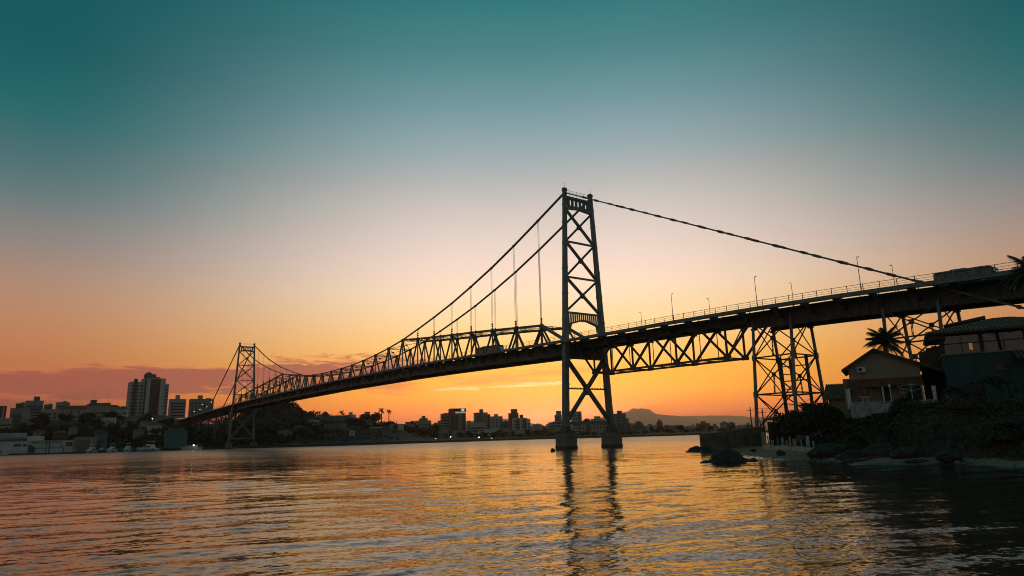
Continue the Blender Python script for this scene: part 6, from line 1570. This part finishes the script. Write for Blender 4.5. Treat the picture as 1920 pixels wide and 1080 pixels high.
HULL = mat('boat_hull', (.70, .72, .72), .3, scale=.5, var=.05)
BGL = mat('boat_glass', (.02, .03, .035), .1)
def boat(label, px, py, Y, L, head, kind, group='boats moored at the marina'):
    p = pt(px, py, Y); t = thing('motor_boat', label, 'boat', (p.x, p.y, 0), head, group); B = L * .15 + .6
    st = [(-.5, .82, .0), (-.2, 1, .0), (.15, .95, .06), (.38, .6, .2), (.5, .04, .34)]          # station, half beam factor, sheer
    mb = MB(); rings = []
    for s, b, sh in st:
        x = s * L; hb = B * b; top = L * .085 + .5 + sh * L * .12
        rings.append([(x, -hb, top), (x * .985, -hb * .80, .05), (x * .96, 0, -.45), (x * .985, hb * .80, .05), (x, hb, top)])
    for r0, r1 in zip(rings[:-1], rings[1:]):
        for k in range(4): mb.quad(r0[k], r1[k], r1[k + 1], r0[k + 1])
        mb.quad(r0[4], r1[4], r1[0], r0[0])
    mb.quad(rings[0][0], rings[0][1], rings[0][2], rings[0][2]); mb.quad(rings[0][0], rings[0][2], rings[0][3], rings[0][4])
    mb.build('hull', HULL, t)
    zd_ = L * .085 + .5
    mb = MB(); mb.prism([(-.30 * L, zd_), (.24 * L, zd_ + .1), (.10 * L, zd_ + L * .10), (-.26 * L, zd_ + L * .11)], 'y', -B * .62, B * .62); mb.build('cabin', HULL, t)
    mb = MB(); mb.prism([(-.24 * L, zd_ + L * .035), (.165 * L, zd_ + L * .04), (.105 * L, zd_ + L * .085), (-.22 * L, zd_ + L * .09)], 'y', -B * .62 - .04, B * .62 + .04); mb.build('cabin_window', BGL, t)
    mb = MB(); mb.box(-.44 * L, .44 * L, -B * .9, -B * .86, zd_ + .35, zd_ + .4)
    for k in range(8): mb.box(-.44 * L + .125 * L * k, -.44 * L + .125 * L * k + .05, -B * .9, -B * .86, zd_ - .1, zd_ + .4)
    mb.build('deck_rail', RAIL, t)
    if kind > 0:
        z = zd_ + L * .11; mb = MB(); mb.prism([(-.26 * L, z + .004), (.02 * L, z + .004), (-.02 * L, z + .75), (-.26 * L, z + .6)], 'y', -B * .5, B * .5); mb.build('flybridge', HULL, t)
        mb = MB()
        for x in (-.22, -.04):
            for s in (-1, 1): mb.tube([(x * L, s * B * .42, z + .5), (x * L + .2, s * B * .40, z + 2.2)], .05, 5)
        mb.build('canopy_pole', RAIL, t)
        mb = MB(); mb.prism([(-.28 * L, z + 2.2), (.0, z + 2.25), (-.02 * L, z + 2.42), (-.26 * L, z + 2.42)], 'y', -B * .5, B * .5); mb.build('canopy', HULL, t)
    if kind > 1: mb = MB(); mb.tube([(-.1 * L, 0, zd_ + L * .1), (-.1 * L, 0, zd_ + L * .1 + 5)], [.07, .03], 5); mb.build('mast', RAIL, t)
    return t
boat('white flybridge yacht lying broadside with a raked window band', 276, 843, 412, 14.5, 2.95, 1)
boat('low white cruiser lying broadside nearest the bridge approach', 357, 845, 425, 13.0, 3.0, 0)
boat('white cabin cruiser moored stern to the shore left of the broadside yacht', 239, 844, 408, 11.0, -1.2, 1)
boat('white cruiser moored stern on beside the teal boathouse', 208, 846, 402, 10.5, -1.45, 1)
boat('white boat with a dark open stern next to the lettered shed', 170, 847, 398, 10.0, -1.5, 1)
boat('small white boat tucked behind the stern on cruisers', 190, 841, 416, 8.0, -1.3, 2)
boat('half hidden white boat behind the lettered shed end', 153, 842, 413, 9.0, -1.35, 2)
boat('small dark skiff drawn up near the far tower pier', 452, 838, 462, 7.0, .4, 0, None)
boat('pale boat on the shore right of the far tower', 562, 833, 477, 8.5, .2, 0, None)
boat('low boat at the left edge of the picture beside the marina quay', 2, 853, 400, 8.0, .15, 0, None)
# jetties
def jetty(label, x0, x1, py, Y):
    a, b = pt(x0, py, Y), pt(x1, py, Y); t = thing('jetty', label, 'jetty', (a.x, a.y, 0), math.atan2(b.y - a.y, b.x - a.x)); L = (b - a).length
    mb = MB(); mb.box(0, L, -1, 1, .6, .85); mb.build('walkway', DKWOOD, t)
    for k in range(int(L / 4) + 1):
        mb = MB(); mb.tube([(k * 4, -1, -1.5), (k * 4, -1, 1.6)], .16, 6); mb.build('pile', DKWOOD, t)
jetty('dark timber jetty below the broadside yacht', 250, 330, 844, 408)
jetty('dark timber jetty below the stern on boats', 148, 240, 847, 394)
# small lamps that are lit at dusk
def lit(label, px, py, Y, r, m, pole=3.0, grp='lit lamps along the shore'):
    p = pt(px, py, Y); t = thing('shore_lamp', label, 'lamp', p, 0, grp)
    mb = MB(); mb.tube([(0, 0, -r), (0, 0, -r * .5), (0, 0, r * .5), (0, 0, r)], [r * .4, r, r, r * .4], 8); mb.build('globe', m, t)
    mb = MB(); mb.tube([(0, 0, -pole), (0, 0, -r)], .08, 5); mb.build('pole', DKTRIM, t)
lit('bright white lamp at the foot of the tall apartment tower', 285, 785, 575, .55, LAMPW, 5)
lit('bright white lamp over the low cruiser by the bridge approach', 363, 835, 420, .42, LAMPW, 5)
lit('white lamp on the shore right of the far tower', 500, 832, 478, .42, LAMPW, 4)
lit('small white lamp next to it, closer to the far tower', 491, 833, 474, .28, LAMPW, 4)
lit('orange lamp on the promenade left of the screen tower', 817, 823, 612, .5, LAMPO, 3)
lit('white lamp beside the pale blue hall below the screen tower', 845, 819, 630, .5, LAMPW, 4)
lit('white lamp on the promenade under the broad tower', 898, 820, 625, .5, LAMPW, 4)
lit('orange lamp on the promenade under the terraced block', 922, 822, 622, .45, LAMPO, 3)
for k, (px, py) in enumerate([(350, 780), (364, 772), (375, 768), (379, 759), (388, 763), (396, 754)]): p = pt(px, py, 590 - k * 12); lit('small lamp in the string of lights along the bridge approach road', px, py, 600 - k * 14, .2, LAMPW, 5, 'string of lights on the approach road')
